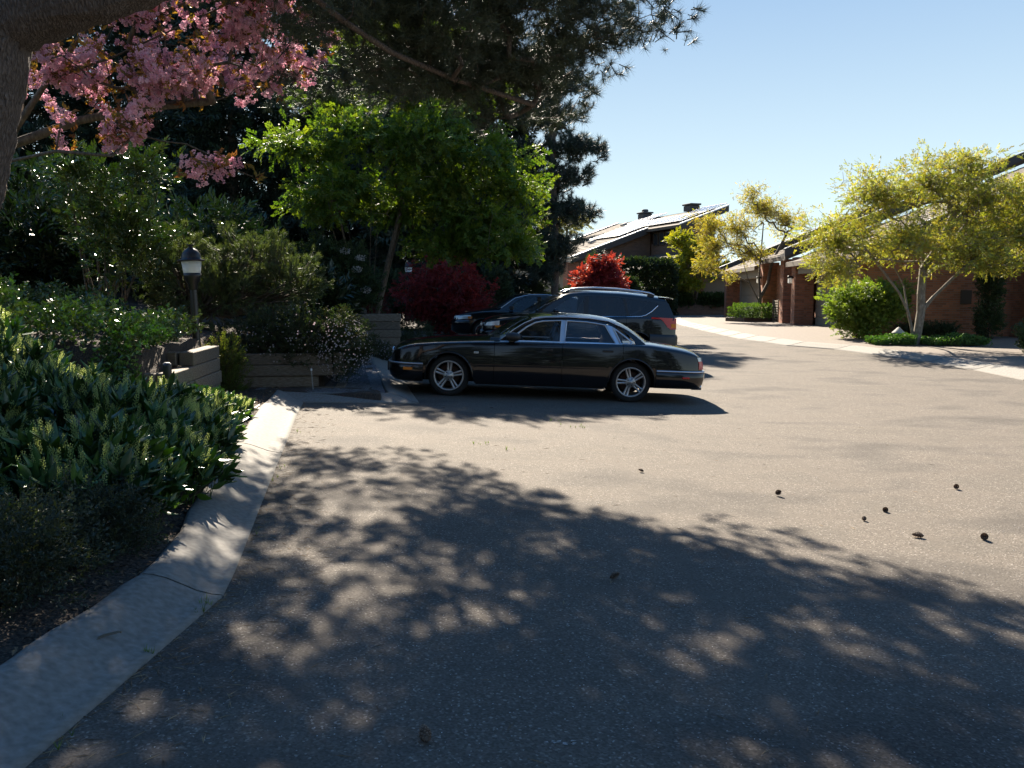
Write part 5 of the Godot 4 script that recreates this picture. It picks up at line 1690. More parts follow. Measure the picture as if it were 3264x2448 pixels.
func build_cars() -> void:
	# ---------------- black saloon
	var t := thing("parked_car", "black four door saloon with chrome window frames parked nose to the kerb", "car", Vector3.ZERO, 0)
	place_car(t, -1.03, -14.45, 0.03)
	t.position.y -= 0.02
	var p := {
		paint = "car_paint", front = -0.9, rear = 4.02, doors = [0.7, 1.762, 2.715], axles = [0.0, 2.87], arch_r = 0.372, axle_h = 0.325, rim_r = 0.235, track = 0.8, spin = [0.25, 0.6],
		shoulder = [[-0.9, 0.63], [-0.84, 0.7], [-0.72, 0.755], [-0.5, 0.805], [0.0, 0.845], [0.75, 0.885], [1.8, 0.9], [2.7, 0.912], [3.05, 0.915], [3.5, 0.87], [3.8, 0.815], [3.95, 0.755], [4.02, 0.64]],
		centre = [[-0.9, 0.7], [-0.84, 0.775], [-0.72, 0.825], [-0.5, 0.865], [0.0, 0.925], [0.75, 0.955], [1.8, 0.96], [2.7, 0.965], [3.05, 0.962], [3.5, 0.925], [3.8, 0.88], [3.95, 0.82], [4.02, 0.7]],
		width = [[-0.9, 0.66], [-0.85, 0.76], [-0.75, 0.835], [-0.4, 0.885], [0.0, 0.9], [1.5, 0.912], [2.87, 0.905], [3.4, 0.875], [3.75, 0.825], [3.94, 0.77], [4.02, 0.7]],
		sill = [[-0.9, 0.44], [-0.45, 0.4], [-0.3, 0.25], [0.4, 0.235], [2.4, 0.235], [3.2, 0.3], [3.4, 0.42], [4.02, 0.46]],
		glass_z = 0.775, tumble = 0.47, belt_y = 0.89, rear_glass = "car_glass",
		rail = [[1.28, 1.235], [1.5, 1.275], [1.85, 1.295], [2.2, 1.285], [2.5, 1.25], [2.62, 1.21]], roof = [[1.28, 1.315], [1.5, 1.35], [1.85, 1.368], [2.2, 1.356], [2.5, 1.312], [2.62, 1.275]], roof_x = [1.3, 2.6],
		screen = [[0.8, 0.55, 0.905, 0.74], [3.05, 3.2, 0.935, 0.7]]}
	make_shell(t, p)
	roof_and_glass(t, p)
	var f_glass := [[0.92, 0.905], [1.05, 1.015], [1.2, 1.13], [1.33, 1.2], [1.45, 1.228], [1.755, 1.247], [1.725, 0.912]]
	var r_glass := [[1.83, 1.247], [2.15, 1.24], [2.44, 1.205], [2.6, 0.918], [1.8, 0.914]]
	var q_glass := [[2.57, 1.165], [2.68, 1.09], [2.8, 1.0], [2.87, 0.945], [2.855, 0.925], [2.69, 0.922]]
	for sg in [1.0, -1.0]:
		for g in [f_glass, r_glass, q_glass]:
			panel(p, "side_window", g, M.car_glass, t, sg, -0.006, 0.0)
			trim_loop(p, "window_frame", g, 0.015, M.satin_metal, t, sg, 0.002)
		panel(p, "door_pillar", [[1.73, 0.905], [1.76, 1.255], [1.826, 1.255], [1.796, 0.905]], M.satin_metal, t, sg, -0.002)
		panel(p, "door_pillar", [[2.615, 0.91], [2.455, 1.215], [2.56, 1.185], [2.68, 0.91]], M.satin_metal, t, sg, -0.004)
		panel(p, "rear_pillar", [[2.56, 1.24], [2.66, 1.185], [2.82, 1.055], [2.9, 0.975], [2.92, 0.9], [3.1, 0.9], [3.07, 0.94], [2.9, 1.05], [2.75, 1.15], [2.64, 1.22]], M.car_paint, t, sg, 0.0)
		panel(p, "front_pillar", [[0.76, 0.89], [0.9, 0.89], [1.06, 1.035], [1.21, 1.15], [1.34, 1.22], [1.3, 1.26], [1.1, 1.135], [0.95, 1.03]], M.car_paint, t, sg, 0.0)
		panel(p, "roof_rail", [[1.3, 1.225], [1.5, 1.25], [1.9, 1.262], [2.2, 1.255], [2.5, 1.218], [2.6, 1.19], [2.62, 1.22], [2.5, 1.262], [2.2, 1.296], [1.9, 1.302], [1.5, 1.285], [1.3, 1.24]], M.car_paint, t, sg, 0.002)
		trim_loop(p, "gutter_strip", [[0.8, 0.93], [1.0, 1.085], [1.15, 1.185], [1.32, 1.262], [1.5, 1.293], [1.85, 1.308], [2.2, 1.3], [2.5, 1.266], [2.66, 1.2]], 0.008, M.satin_metal, t, sg, 0.014, false)
		trim_loop(p, "belt_strip", [[0.78, 0.893], [1.3, 0.902], [2.0, 0.908], [2.7, 0.918]], 0.009, M.chrome, t, sg, 0.03, false)
		# door mirror
		var mb := MB.new()
		mb.lathe(Vector3(0.98, 0.975, 0.93 * sg), [[0.0, -0.12], [0.05, -0.11], [0.075, -0.07], [0.085, 0.0], [0.08, 0.07], [0.055, 0.105], [0.0, 0.115]], 14, Basis(Vector3.UP, 0.0) * Basis(Vector3(0, 0, 1), PI / 2) * Basis.from_scale(Vector3(0.85, 1, 1)))
		mb.box(Vector3(0.97, 0.925, 0.82 * sg), Vector3(0.09, 0.035, 0.16), Basis.IDENTITY, 0.01)
		part("door_mirror", mb, M.black_trim, t)
		# side markers and badge
		mb = MB.new()
		mb.box(Vector3(-0.62, 0.425, 0.909 * sg), Vector3(0.17, 0.045, 0.03), Basis(Vector3.UP, 0.1 * sg), 0.012)
		part("side_marker", mb, M.amber_lens, t)
		mb = MB.new()
		mb.box(Vector3(3.72, 0.43, 0.893 * sg), Vector3(0.12, 0.03, 0.03), Basis(Vector3.UP, 0.16 * sg), 0.008)
		part("side_marker", mb, M.red_lens, t)
		mb = MB.new()
		mb.box(Vector3(0.42, 0.71, (side_z(p, 0.42, 0.71) + 0.001) * sg), Vector3(0.075, 0.03, 0.01), Basis.IDENTITY, 0.006)
		part("badge", mb, M.clear_lens, t)
		# tail lamp wraps the rear corner: clear above red
		for c in [[0.69, 0.75, "clear_lens"], [0.56, 0.688, "red_lens"]]:
			mb = MB.new()
			var rows := []
			for i in 8:
				var u := i / 7.0
				var x := lerpf(3.945, 4.03, u)
				var row := PackedVector3Array()
				for k in 5:
					var y := lerpf(c[0], c[1], k / 4.0)
					var xx := x - 0.35 * maxf(0.0, y - 0.66)
					row.append(Vector3(xx, y, (side_z(p, xx, y) + 0.008) * sg))
				rows.append(row)
			mb.grid(rows, false, Vector3(0.5, 0.1, sg))
			part("tail_lamp", mb, M[c[2]], t)
		# paired round head lamps in their hoods
		for hz in [0.36, 0.58]:
			mb = MB.new()
			mb.lathe(Vector3(-0.86 + (0.035 if hz > 0.5 else 0.0), 0.605, hz * sg), [[0.0, 0.045], [0.05, 0.04], [0.082, 0.02], [0.088, 0.0], [0.094, 0.0], [0.094, -0.05]], 18, Basis(Vector3(0, 0, 1), PI / 2))
			part("head_lamp", mb, M.clear_lens, t)
	# bumpers with bright blades
	var fpath := [[-0.4, 0.885], [-0.55, 0.885], [-0.72, 0.86], [-0.83, 0.8], [-0.9, 0.68], [-0.94, 0.45], [-0.95, 0.0], [-0.94, -0.45], [-0.9, -0.68], [-0.83, -0.8], [-0.72, -0.86], [-0.55, -0.885], [-0.4, -0.885]]
	var mbx := sweep_plan(fpath, [[0.02, 0.5], [0.035, 0.48], [0.035, 0.38], [0.015, 0.3], [-0.05, 0.235], [-0.14, 0.215], [-0.14, 0.5]])
	part("front_bumper", mbx, M.car_paint, t)
	mbx = sweep_plan(fpath, [[0.03, 0.49], [0.045, 0.5], [0.04, 0.515], [0.01, 0.52], [0.0, 0.5]])
	part("bumper_blade", mbx, M.satin_metal, t)
	var rpath := [[3.25, -0.89], [3.6, -0.885], [3.86, -0.85], [4.0, -0.78], [4.06, -0.6], [4.09, 0.0], [4.06, 0.6], [4.0, 0.78], [3.86, 0.85], [3.6, 0.885], [3.25, 0.89]]
	mbx = sweep_plan(rpath, [[0.0, 0.52], [0.02, 0.5], [0.02, 0.4], [0.0, 0.32], [-0.06, 0.25], [-0.14, 0.25], [-0.14, 0.52]])
	part("rear_bumper", mbx, M.car_paint, t)
	mbx = sweep_plan(rpath, [[0.012, 0.51], [0.028, 0.52], [0.022, 0.535], [-0.01, 0.54], [-0.01, 0.515]])
	part("bumper_blade", mbx, M.satin_metal, t)
	for sg in [1.0, -1.0]:
		mbx = MB.new()
		mbx.tube([Vector3(3.9, 0.255, 0.5 * sg), Vector3(4.06, 0.26, 0.5 * sg)], [0.045, 0.047], 14, true)
		part("exhaust_pipe", mbx, M.chrome, t)
	# grille, plate and its holder
	mbx = MB.new()
	mbx.box(Vector3(-0.905, 0.62, 0), Vector3(0.05, 0.17, 0.46), Basis.IDENTITY, 0.02)
	var gr := part("grille", mbx, M.black_trim, t)
	for k in 11:
		mbx = MB.new()
		mbx.box(Vector3(-0.935, 0.62, -0.2 + 0.04 * k), Vector3(0.012, 0.15, 0.009))
		part("slat", mbx, M.chrome, gr)
	mbx = MB.new()
	mbx.tube([Vector3(-0.935, 0.52, -0.24), Vector3(-0.935, 0.69, -0.23), Vector3(-0.935, 0.7, 0.0), Vector3(-0.935, 0.69, 0.23), Vector3(-0.935, 0.52, 0.24), Vector3(-0.935, 0.52, -0.24)], [0.013, 0.013, 0.013, 0.013, 0.013, 0.013], 6, false)
	part("surround", mbx, M.chrome, gr)
	mbx = MB.new()
	mbx.box(Vector3(-1.0, 0.43, 0.0), Vector3(0.03, 0.2, 0.5), Basis.IDENTITY, 0.008)
	part("plate_holder", mbx, M.black_trim, t)
	# wipers
	for z in [0.1, 0.5]:
		mbx = MB.new()
		mbx.tube([Vector3(0.6, 0.975, z), Vector3(0.68, 0.99, z - 0.2), Vector3(0.78, 1.0, z - 0.5)], [0.009, 0.008, 0.006], 5, true)
		part("wiper", mbx, M.black_trim, t)
	# cabin
	for z in [0.36, -0.36]: seat(t, Vector3(1.62, 0.52, z), 0.5)
	seat(t, Vector3(2.5, 0.55, 0), 1.3, false)
	for z in [0.36, -0.36]:
		mbx = MB.new()
		mbx.box(Vector3(2.72, 1.02, z), Vector3(0.09, 0.14, 0.24), Basis.IDENTITY, 0.04)
		part("headrest", mbx, M.seat_leather, t)
	mbx = MB.new()
	mbx.box(Vector3(0.85, 0.84, 0), Vector3(0.5, 0.2, 1.4), Basis.IDENTITY, 0.06)
	part("dashboard", mbx, M.black_trim, t)
	mbx = MB.new()
	var ring := []; var rr := []
	for k in 17:
		var a := TAU * k / 16.0
		ring.append(Vector3(1.18, 0.86, 0.36) + Basis(Vector3(0, 0, 1), 0.45) * Vector3(0, cos(a) * 0.19, sin(a) * 0.19)); rr.append(0.014)
	mbx.tube(ring, rr, 6, false)
	part("steering_wheel", mbx, M.black_trim, t)
	# ---------------- black sport utility car
	t = thing("parked_car", "black SUV with silver roof rails parked beyond the saloon", "car", Vector3.ZERO, 0)
	place_car(t, 0.08, -20.42, 0.03)
	t.position.y += 0.02
	p = {
		paint = "suv_paint", front = -0.86, rear = 3.56, doors = [0.62, 1.5, 2.42], axles = [0.0, 2.66], arch_r = 0.41, axle_h = 0.35, rim_r = 0.225, track = 0.79, spin = [0.1, 0.9],
		shoulder = [[-0.86, 0.72], [-0.75, 0.84], [-0.5, 0.92], [0.0, 0.985], [0.6, 1.02], [1.5, 1.045], [2.4, 1.085], [3.0, 1.1], [3.4, 1.09], [3.56, 1.0]],
		centre = [[-0.86, 0.76], [-0.75, 0.9], [-0.5, 0.985], [0.0, 1.05], [0.6, 1.1], [1.5, 1.1], [2.4, 1.1], [3.0, 1.12], [3.4, 1.11], [3.56, 1.02]],
		width = [[-0.86, 0.7], [-0.75, 0.83], [-0.4, 0.91], [0.0, 0.922], [1.5, 0.922], [2.66, 0.922], [3.2, 0.885], [3.45, 0.84], [3.56, 0.78]],
		sill = [[-0.86, 0.35], [-0.5, 0.3], [0.5, 0.3], [2.2, 0.3], [3.2, 0.4], [3.56, 0.45]],
		glass_z = 0.8, tumble = 0.3, belt_y = 1.03, rear_glass = "privacy_glass",
		rail = [[0.9, 1.44], [1.2, 1.545], [1.6, 1.585], [2.2, 1.58], [2.8, 1.545], [3.3, 1.49]], roof = [[0.9, 1.53], [1.2, 1.615], [1.6, 1.655], [2.2, 1.655], [2.8, 1.62], [3.3, 1.57]], roof_x = [1.0, 3.3],
		screen = [[0.38, 0.1, 1.06, 0.74], [3.5, 3.56, 1.13, 0.68]]}
	make_shell(t, p)
	roof_and_glass(t, p)
	for sg in [1.0, -1.0]:
		panel(p, "side_window", [[0.62, 1.06], [0.85, 1.24], [1.1, 1.42], [1.25, 1.485], [1.47, 1.505], [1.45, 1.055]], M.car_glass, t, sg, -0.004, 0.0)
		panel(p, "side_window", [[1.56, 1.06], [1.58, 1.51], [2.0, 1.515], [2.34, 1.495], [2.44, 1.09]], M.privacy_glass, t, sg, -0.004, 0.0)
		panel(p, "side_window", [[2.5, 1.1], [2.4, 1.49], [2.95, 1.44], [3.14, 1.4], [3.05, 1.28], [2.85, 1.14], [2.75, 1.11]], M.privacy_glass, t, sg, -0.004, 0.0)
		panel(p, "door_pillar", [[1.45, 1.04], [1.47, 1.53], [1.58, 1.53], [1.56, 1.04]], M.black_trim, t, sg, -0.001)
		panel(p, "door_pillar", [[2.44, 1.07], [2.34, 1.52], [2.41, 1.515], [2.5, 1.08]], M.black_trim, t, sg, -0.001)
		panel(p, "front_pillar", [[0.36, 1.02], [0.62, 1.04], [0.86, 1.25], [1.1, 1.43], [1.26, 1.5], [1.26, 1.56], [1.0, 1.49], [0.7, 1.29]], M.suv_paint, t, sg, 0.0)
		panel(p, "roof_rail_panel", [[1.2, 1.48], [1.48, 1.505], [2.0, 1.515], [2.4, 1.49], [2.95, 1.44], [3.15, 1.4], [3.4, 1.35], [3.32, 1.5], [2.8, 1.555], [2.2, 1.59], [1.6, 1.595], [1.2, 1.555]], M.suv_paint, t, sg, 0.002)
		panel(p, "rear_pillar", [[2.75, 1.04], [2.75, 1.11], [2.86, 1.14], [3.06, 1.28], [3.16, 1.41], [3.38, 1.42], [3.52, 1.1], [3.5, 1.04]], M.suv_paint, t, sg, 0.0)
		trim_loop(p, "belt_strip", [[0.6, 1.04], [1.5, 1.055], [2.45, 1.085], [2.76, 1.105], [2.86, 1.135], [3.0, 1.225], [3.14, 1.36]], 0.011, M.chrome, t, sg, 0.008, false)
		var mb := MB.new()
		var pts := []
		for q in [[0.98, 1.56], [1.1, 1.635], [1.3, 1.675], [1.7, 1.705], [2.2, 1.7], [2.7, 1.665], [2.95, 1.635], [3.06, 1.6]]:
			pts.append(Vector3(q[0], q[1], 0.6 * sg))
		mb.tube(pts, [0.014, 0.022, 0.024, 0.024, 0.024, 0.024, 0.022, 0.014], 8, true)
		var rail := part("roof_rail", mb, M.satin_metal, t)
		for x in [1.05, 2.98]:
			mb = MB.new()
			mb.box(Vector3(x, 1.575, 0.6 * sg), Vector3(0.16, 0.06, 0.05), Basis(Vector3(0, 0, 1), 0.3 if x < 2 else -0.15), 0.012)
			part("rail_foot", mb, M.black_trim, rail)
		# tail lamp: red with an amber pane at the outer corner
		mb = MB.new()
		var rows := []
		for i in 9:
			var u := i / 8.0
			var x := lerpf(2.98, 3.57, u)
			var lo := lerpf(1.06, 0.84, smoothstep(0.35, 0.75, u)); var hi := lerpf(1.1, 1.09, u)
			var row := PackedVector3Array()
			for k in 5:
				var y := lerpf(lo, hi, k / 4.0)
				row.append(Vector3(x, y, (side_z(p, minf(x, 3.56), minf(y, 1.0)) + 0.008 - 0.1 * maxf(0.0, y - 1.0)) * sg))
			rows.append(row)
		mb.grid(rows, false, Vector3(0.3, 0, sg))
		var tl := part("tail_lamp", mb, M.red_lens, t)
		mb = MB.new()
		mb.box(Vector3(3.5, 0.92, (side_z(p, 3.5, 0.92) + 0.012) * sg), Vector3(0.13, 0.09, 0.012), Basis(Vector3.UP, 0.36 * sg), 0.004)
		part("indicator", mb, M.amber_lens, tl)
		mb = MB.new()
		rows = []
		for i in 6:
			var x := lerpf(-0.84, -0.42, i / 5.0)
			rows.append(PackedVector3Array([Vector3(x, 0.76 + 0.03 * i / 5.0, (side_z(p, x, 0.78) + 0.004) * sg), Vector3(x, 0.82 + 0.07 * i / 5.0, (side_z(p, x, 0.84) + 0.0) * sg)]))
		mb.grid(rows, false, Vector3(-0.5, 0, sg))
		part("head_lamp", mb, M.clear_lens, t)
		mb = MB.new()
		mb.box(Vector3(-0.45, 0.76, (side_z(p, -0.45, 0.76) + 0.004) * sg), Vector3(0.14, 0.045, 0.012), Basis(Vector3.UP, 0.14 * sg), 0.004)
		part("indicator", mb, M.amber_lens, t)
		mb = MB.new()
		mb.box(Vector3(0.82, 1.12, 0.97 * sg), Vector3(0.13, 0.16, 0.22), Basis.IDENTITY, 0.045)
		part("door_mirror", mb, M.suv_paint, t)
	# tail spoiler, rear bumper, plates
	mbx = MB.new()
	rows_to(mbx, [[3.22, 1.585, 0.62], [3.45, 1.575, 0.6], [3.58, 1.55, 0.56]], [[3.25, 1.545, 0.62], [3.45, 1.535, 0.6], [3.57, 1.542, 0.56]])
	part("spoiler", mbx, M.suv_paint, t)
	mbx = sweep_plan([[2.95, -0.93], [3.3, -0.9], [3.52, -0.82], [3.62, -0.6], [3.66, 0.0], [3.62, 0.6], [3.52, 0.82], [3.3, 0.9], [2.95, 0.93]], [[0.0, 0.72], [0.03, 0.66], [0.03, 0.42], [0.0, 0.33], [-0.14, 0.33], [-0.14, 0.72]])
	part("rear_bumper", mbx, M.black_trim, t)
	mbx = sweep_plan([[-0.4, 0.93], [-0.65, 0.88], [-0.83, 0.74], [-0.9, 0.4], [-0.92, 0.0], [-0.9, -0.4], [-0.83, -0.74], [-0.65, -0.88], [-0.4, -0.93]], [[0.0, 0.7], [0.03, 0.62], [0.03, 0.4], [-0.02, 0.25], [-0.14, 0.25], [-0.14, 0.7]])
	part("front_bumper", mbx, M.suv_paint, t)
	mbx = MB.new()
	mbx.box(Vector3(3.585, 1.1, 0.3), Vector3(0.05, 0.03, 0.1), Basis.IDENTITY, 0.01)
	part("wiper", mbx, M.chrome, t)
	mbx = MB.new()
	mbx.tube([Vector3(2.85, 1.62, 0.0), Vector3(3.0, 1.78, 0.0)], [0.006, 0.003], 5, true)
	part("aerial", mbx, M.black_trim, t)
	for z in [0.36, -0.36]:
		seat(t, Vector3(1.4, 0.72, z), 0.5)
		seat(t, Vector3(2.3, 0.74, z), 0.55)
	mbx = MB.new()
	mbx.box(Vector3(0.6, 0.98, 0), Vector3(0.5, 0.2, 1.4), Basis.IDENTITY, 0.06)
	part("dashboard", mbx, M.black_trim, t)
	# ---------------- black hatchback beyond
	t = thing("parked_car", "black car mostly hidden behind the SUV, showing its sunlit windscreen pillar and head lamp", "car", Vector3.ZERO, 0)
	place_car(t, -0.88, -26.0, 0.03)
	p = {
		paint = "suv_paint", front = -0.86, rear = 3.5, doors = [0.6, 1.6, 2.5], axles = [0.0, 2.65], arch_r = 0.36, axle_h = 0.315, rim_r = 0.21, track = 0.76, spin = [0.3, 0.2],
		shoulder = [[-0.86, 0.62], [-0.75, 0.72], [-0.5, 0.8], [0.0, 0.88], [0.6, 0.93], [2.5, 0.97], [3.2, 0.97], [3.5, 0.86]],
		centre = [[-0.86, 0.66], [-0.75, 0.78], [-0.5, 0.88], [0.0, 0.97], [0.6, 1.02], [2.5, 1.02], [3.2, 1.0], [3.5, 0.88]],
		width = [[-0.86, 0.66], [-0.75, 0.79], [-0.4, 0.87], [0.0, 0.885], [2.65, 0.885], [3.2, 0.85], [3.5, 0.74]],
		sill = [[-0.86, 0.3], [0.5, 0.25], [2.2, 0.25], [3.5, 0.4]], glass_z = 0.77, tumble = 0.42, belt_y = 0.93, rear_glass = "car_glass",
		rail = [[0.9, 1.3], [1.3, 1.4], [1.8, 1.42], [2.4, 1.39], [2.7, 1.34]], roof = [[0.9, 1.38], [1.3, 1.455], [1.8, 1.48], [2.4, 1.45], [2.7, 1.41]], roof_x = [0.95, 2.65],
		screen = [[0.4, 0.15, 0.96, 0.72], [3.1, 3.25, 0.99, 0.66]]}
	make_shell(t, p)
	roof_and_glass(t, p)
	for sg in [1.0, -1.0]:
		panel(p, "side_window", [[0.66, 0.95], [0.95, 1.2], [1.2, 1.33], [1.55, 1.36], [1.53, 0.955]], M.car_glass, t, sg, -0.004, 0.0)
		panel(p, "side_window", [[1.64, 0.955], [1.66, 1.36], [2.1, 1.365], [2.4, 1.32], [2.55, 0.985]], M.car_glass, t, sg, -0.004, 0.0)
		panel(p, "front_pillar", [[0.42, 0.92], [0.64, 0.93], [0.94, 1.21], [1.2, 1.345], [1.2, 1.41], [0.95, 1.34], [0.7, 1.15]], M.suv_paint, t, sg)
		panel(p, "roof_rail_panel", [[1.2, 1.34], [1.6, 1.365], [2.1, 1.37], [2.42, 1.325], [2.56, 0.98], [3.1, 0.97], [2.7, 1.35], [2.4, 1.4], [1.8, 1.43], [1.2, 1.405]], M.suv_paint, t, sg)
		trim_loop(p, "gutter_strip", [[0.5, 1.0], [0.9, 1.3], [1.3, 1.41], [1.8, 1.43], [2.4, 1.4]], 0.009, M.chrome, t, sg, 0.012, false)
		var mb := MB.new()
		var rows := []
		for i in 8:
			var u := i / 7.0
			var x := lerpf(-0.84, -0.35, u)
			rows.append(PackedVector3Array([Vector3(x, 0.62 + 0.05 * u, (side_z(p, x, 0.65) + 0.006) * sg), Vector3(x, 0.69 + 0.07 * u, (side_z(p, x, 0.7) + 0.004) * sg), Vector3(x, 0.72 + 0.09 * u * (1.0 - 0.5 * u), (side_z(p, x, 0.75) - 0.004) * sg)]))
		mb.grid(rows, false, Vector3(-0.5, 0, sg))
		var hl := part("head_lamp", mb, M.clear_lens, t)
		mb = MB.new()
		mb.box(Vector3(-0.38, 0.7, (side_z(p, -0.38, 0.7) + 0.01) * sg), Vector3(0.12, 0.06, 0.012), Basis(Vector3.UP, 0.12 * sg), 0.004)
		part("indicator", mb, M.amber_lens, hl)
		mb = MB.new()
		mb.box(Vector3(0.8, 1.02, 0.95 * sg), Vector3(0.12, 0.14, 0.2), Basis.IDENTITY, 0.04)
		part("door_mirror", mb, M.black_trim, t)
	mbx = sweep_plan([[-0.4, 0.9], [-0.65, 0.86], [-0.84, 0.7], [-0.9, 0.4], [-0.92, 0.0], [-0.9, -0.4], [-0.84, -0.7], [-0.65, -0.86], [-0.4, -0.9]], [[0.0, 0.62], [0.03, 0.55], [0.02, 0.3], [-0.12, 0.22], [-0.14, 0.62]])
	part("front_bumper", mbx, M.suv_paint, t)
	seat(t, Vector3(1.4, 0.6, 0.36), 0.5)
	seat(t, Vector3(1.4, 0.6, -0.36), 0.5)

func rows_to(mb: MB, top: Array, bot: Array) -> void:      # a thin wing mirrored across z from edge lists [x, y, half width]
	for pair in [[top, Vector3.UP], [bot, Vector3.DOWN]]:
		var rows := []
		for q in pair[0]:
			var row := PackedVector3Array()
			for k in 9:
				var s := 1.0 - 2.0 * k / 8.0
				row.append(Vector3(q[0] - 0.06 * s * s, q[1] - 0.03 * s * s, q[2] * s))
			rows.append(row)
		mb.grid(rows, false, pair[1])
# ================================================================ houses
func wall_poly(parent: Node3D, called: String, poly: Array, at: Vector3, px: Vector3, py: Vector3, dn: Vector3, m: Material) -> MeshInstance3D:
	var pl := PackedVector2Array()
	for q in poly: pl.append(Vector2(q[0], q[1]))
	var mb := MB.new()
	mb.slab(pl, at, px, py, dn)
	return part(called, mb, m, parent)

func boxp(parent: Node3D, called: String, at: Vector3, size: Vector3, m: Material, bevel := 0.0, b := Basis.IDENTITY) -> MeshInstance3D:
	var mb := MB.new()
	mb.box(Vector3.ZERO, size, b, bevel)
	return part(called, mb, m, parent, at)

# a pitched roof rising along +x from x0 to x1 between z0 and z1, laid in overlapping courses
func course_roof(parent: Node3D, x0: float, x1: float, y0: float, slope: float, z0: float, z1: float, m: Material, step := 0.34) -> MeshInstance3D:
	var mb := MB.new()
	var n := int((x1 - x0) / step)
	var d := (x1 - x0) / n
	for i in n:
		var a := x0 + d * i
		var ya := y0 + slope * d * i + 0.035; var yb := y0 + slope * d * (i + 1) + 0.012
		mb.quad(Vector3(a, ya, z0), Vector3(a, ya, z1), Vector3(a + d, yb, z1), Vector3(a + d, yb, z0), Vector3(-slope, 1, 0))
		mb.quad(Vector3(a, ya, z0), Vector3(a, ya, z1), Vector3(a, ya - 0.024, z1), Vector3(a, ya - 0.024, z0), Vector3(-1, 0, 0))
	# underside and ends
	var p := PackedVector2Array([Vector2(x0, y0 - 0.16), Vector2(x1, y0 + slope * (x1 - x0) - 0.16), Vector2(x1, y0 + slope * (x1 - x0) + 0.008), Vector2(x0, y0 + 0.008)])
	mb.slab(p, Vector3(0, 0, z0), Vector3(1, 0, 0), Vector3(0, 1, 0), Vector3(0, 0, z1 - z0))
	return part("roof", mb, m, parent)

func wall_lamp(parent: Node3D, at: Vector3) -> void:
	var l := boxp(parent, "wall_lamp", at, Vector3(0.16, 0.22, 0.16), M.lamp_glass, 0.02)
	boxp(l, "lamp_cap", Vector3(0, 0.16, 0), Vector3(0.2, 0.1, 0.2), M.black_metal, 0.02)
	boxp(l, "bracket", Vector3(0.12, 0.12, 0), Vector3(0.14, 0.04, 0.05), M.black_metal, 0.01)

func garage(parent: Node3D, z0: float, z1: float, h: float) -> void:       # a tan door set back behind a deep lintel, facing -x
	boxp(parent, "lintel", Vector3(0.05, h - 0.32, (z0 + z1) * 0.5), Vector3(0.3, 0.62, absf(z1 - z0) - 0.02), M.tan_fascia, 0.01)
	var d := boxp(parent, "garage_door", Vector3(0.75, (h - 0.62) * 0.5, (z0 + z1) * 0.5), Vector3(0.06, h - 0.62, absf(z1 - z0) - 0.05), M.tan_panel)
	var n := 5
	for i in n:
		var hh := (h - 0.62) / n
		boxp(d, "door_panel", Vector3(-0.045, -(h - 0.62) * 0.5 + hh * (i + 0.5), 0), Vector3(0.03, hh - 0.025, absf(z1 - z0) - 0.09), M.tan_panel, 0.008)
	boxp(parent, "soffit", Vector3(0.5, h - 0.6, (z0 + z1) * 0.5), Vector3(0.56, 0.05, absf(z1 - z0) - 0.06), M.tan_fascia)

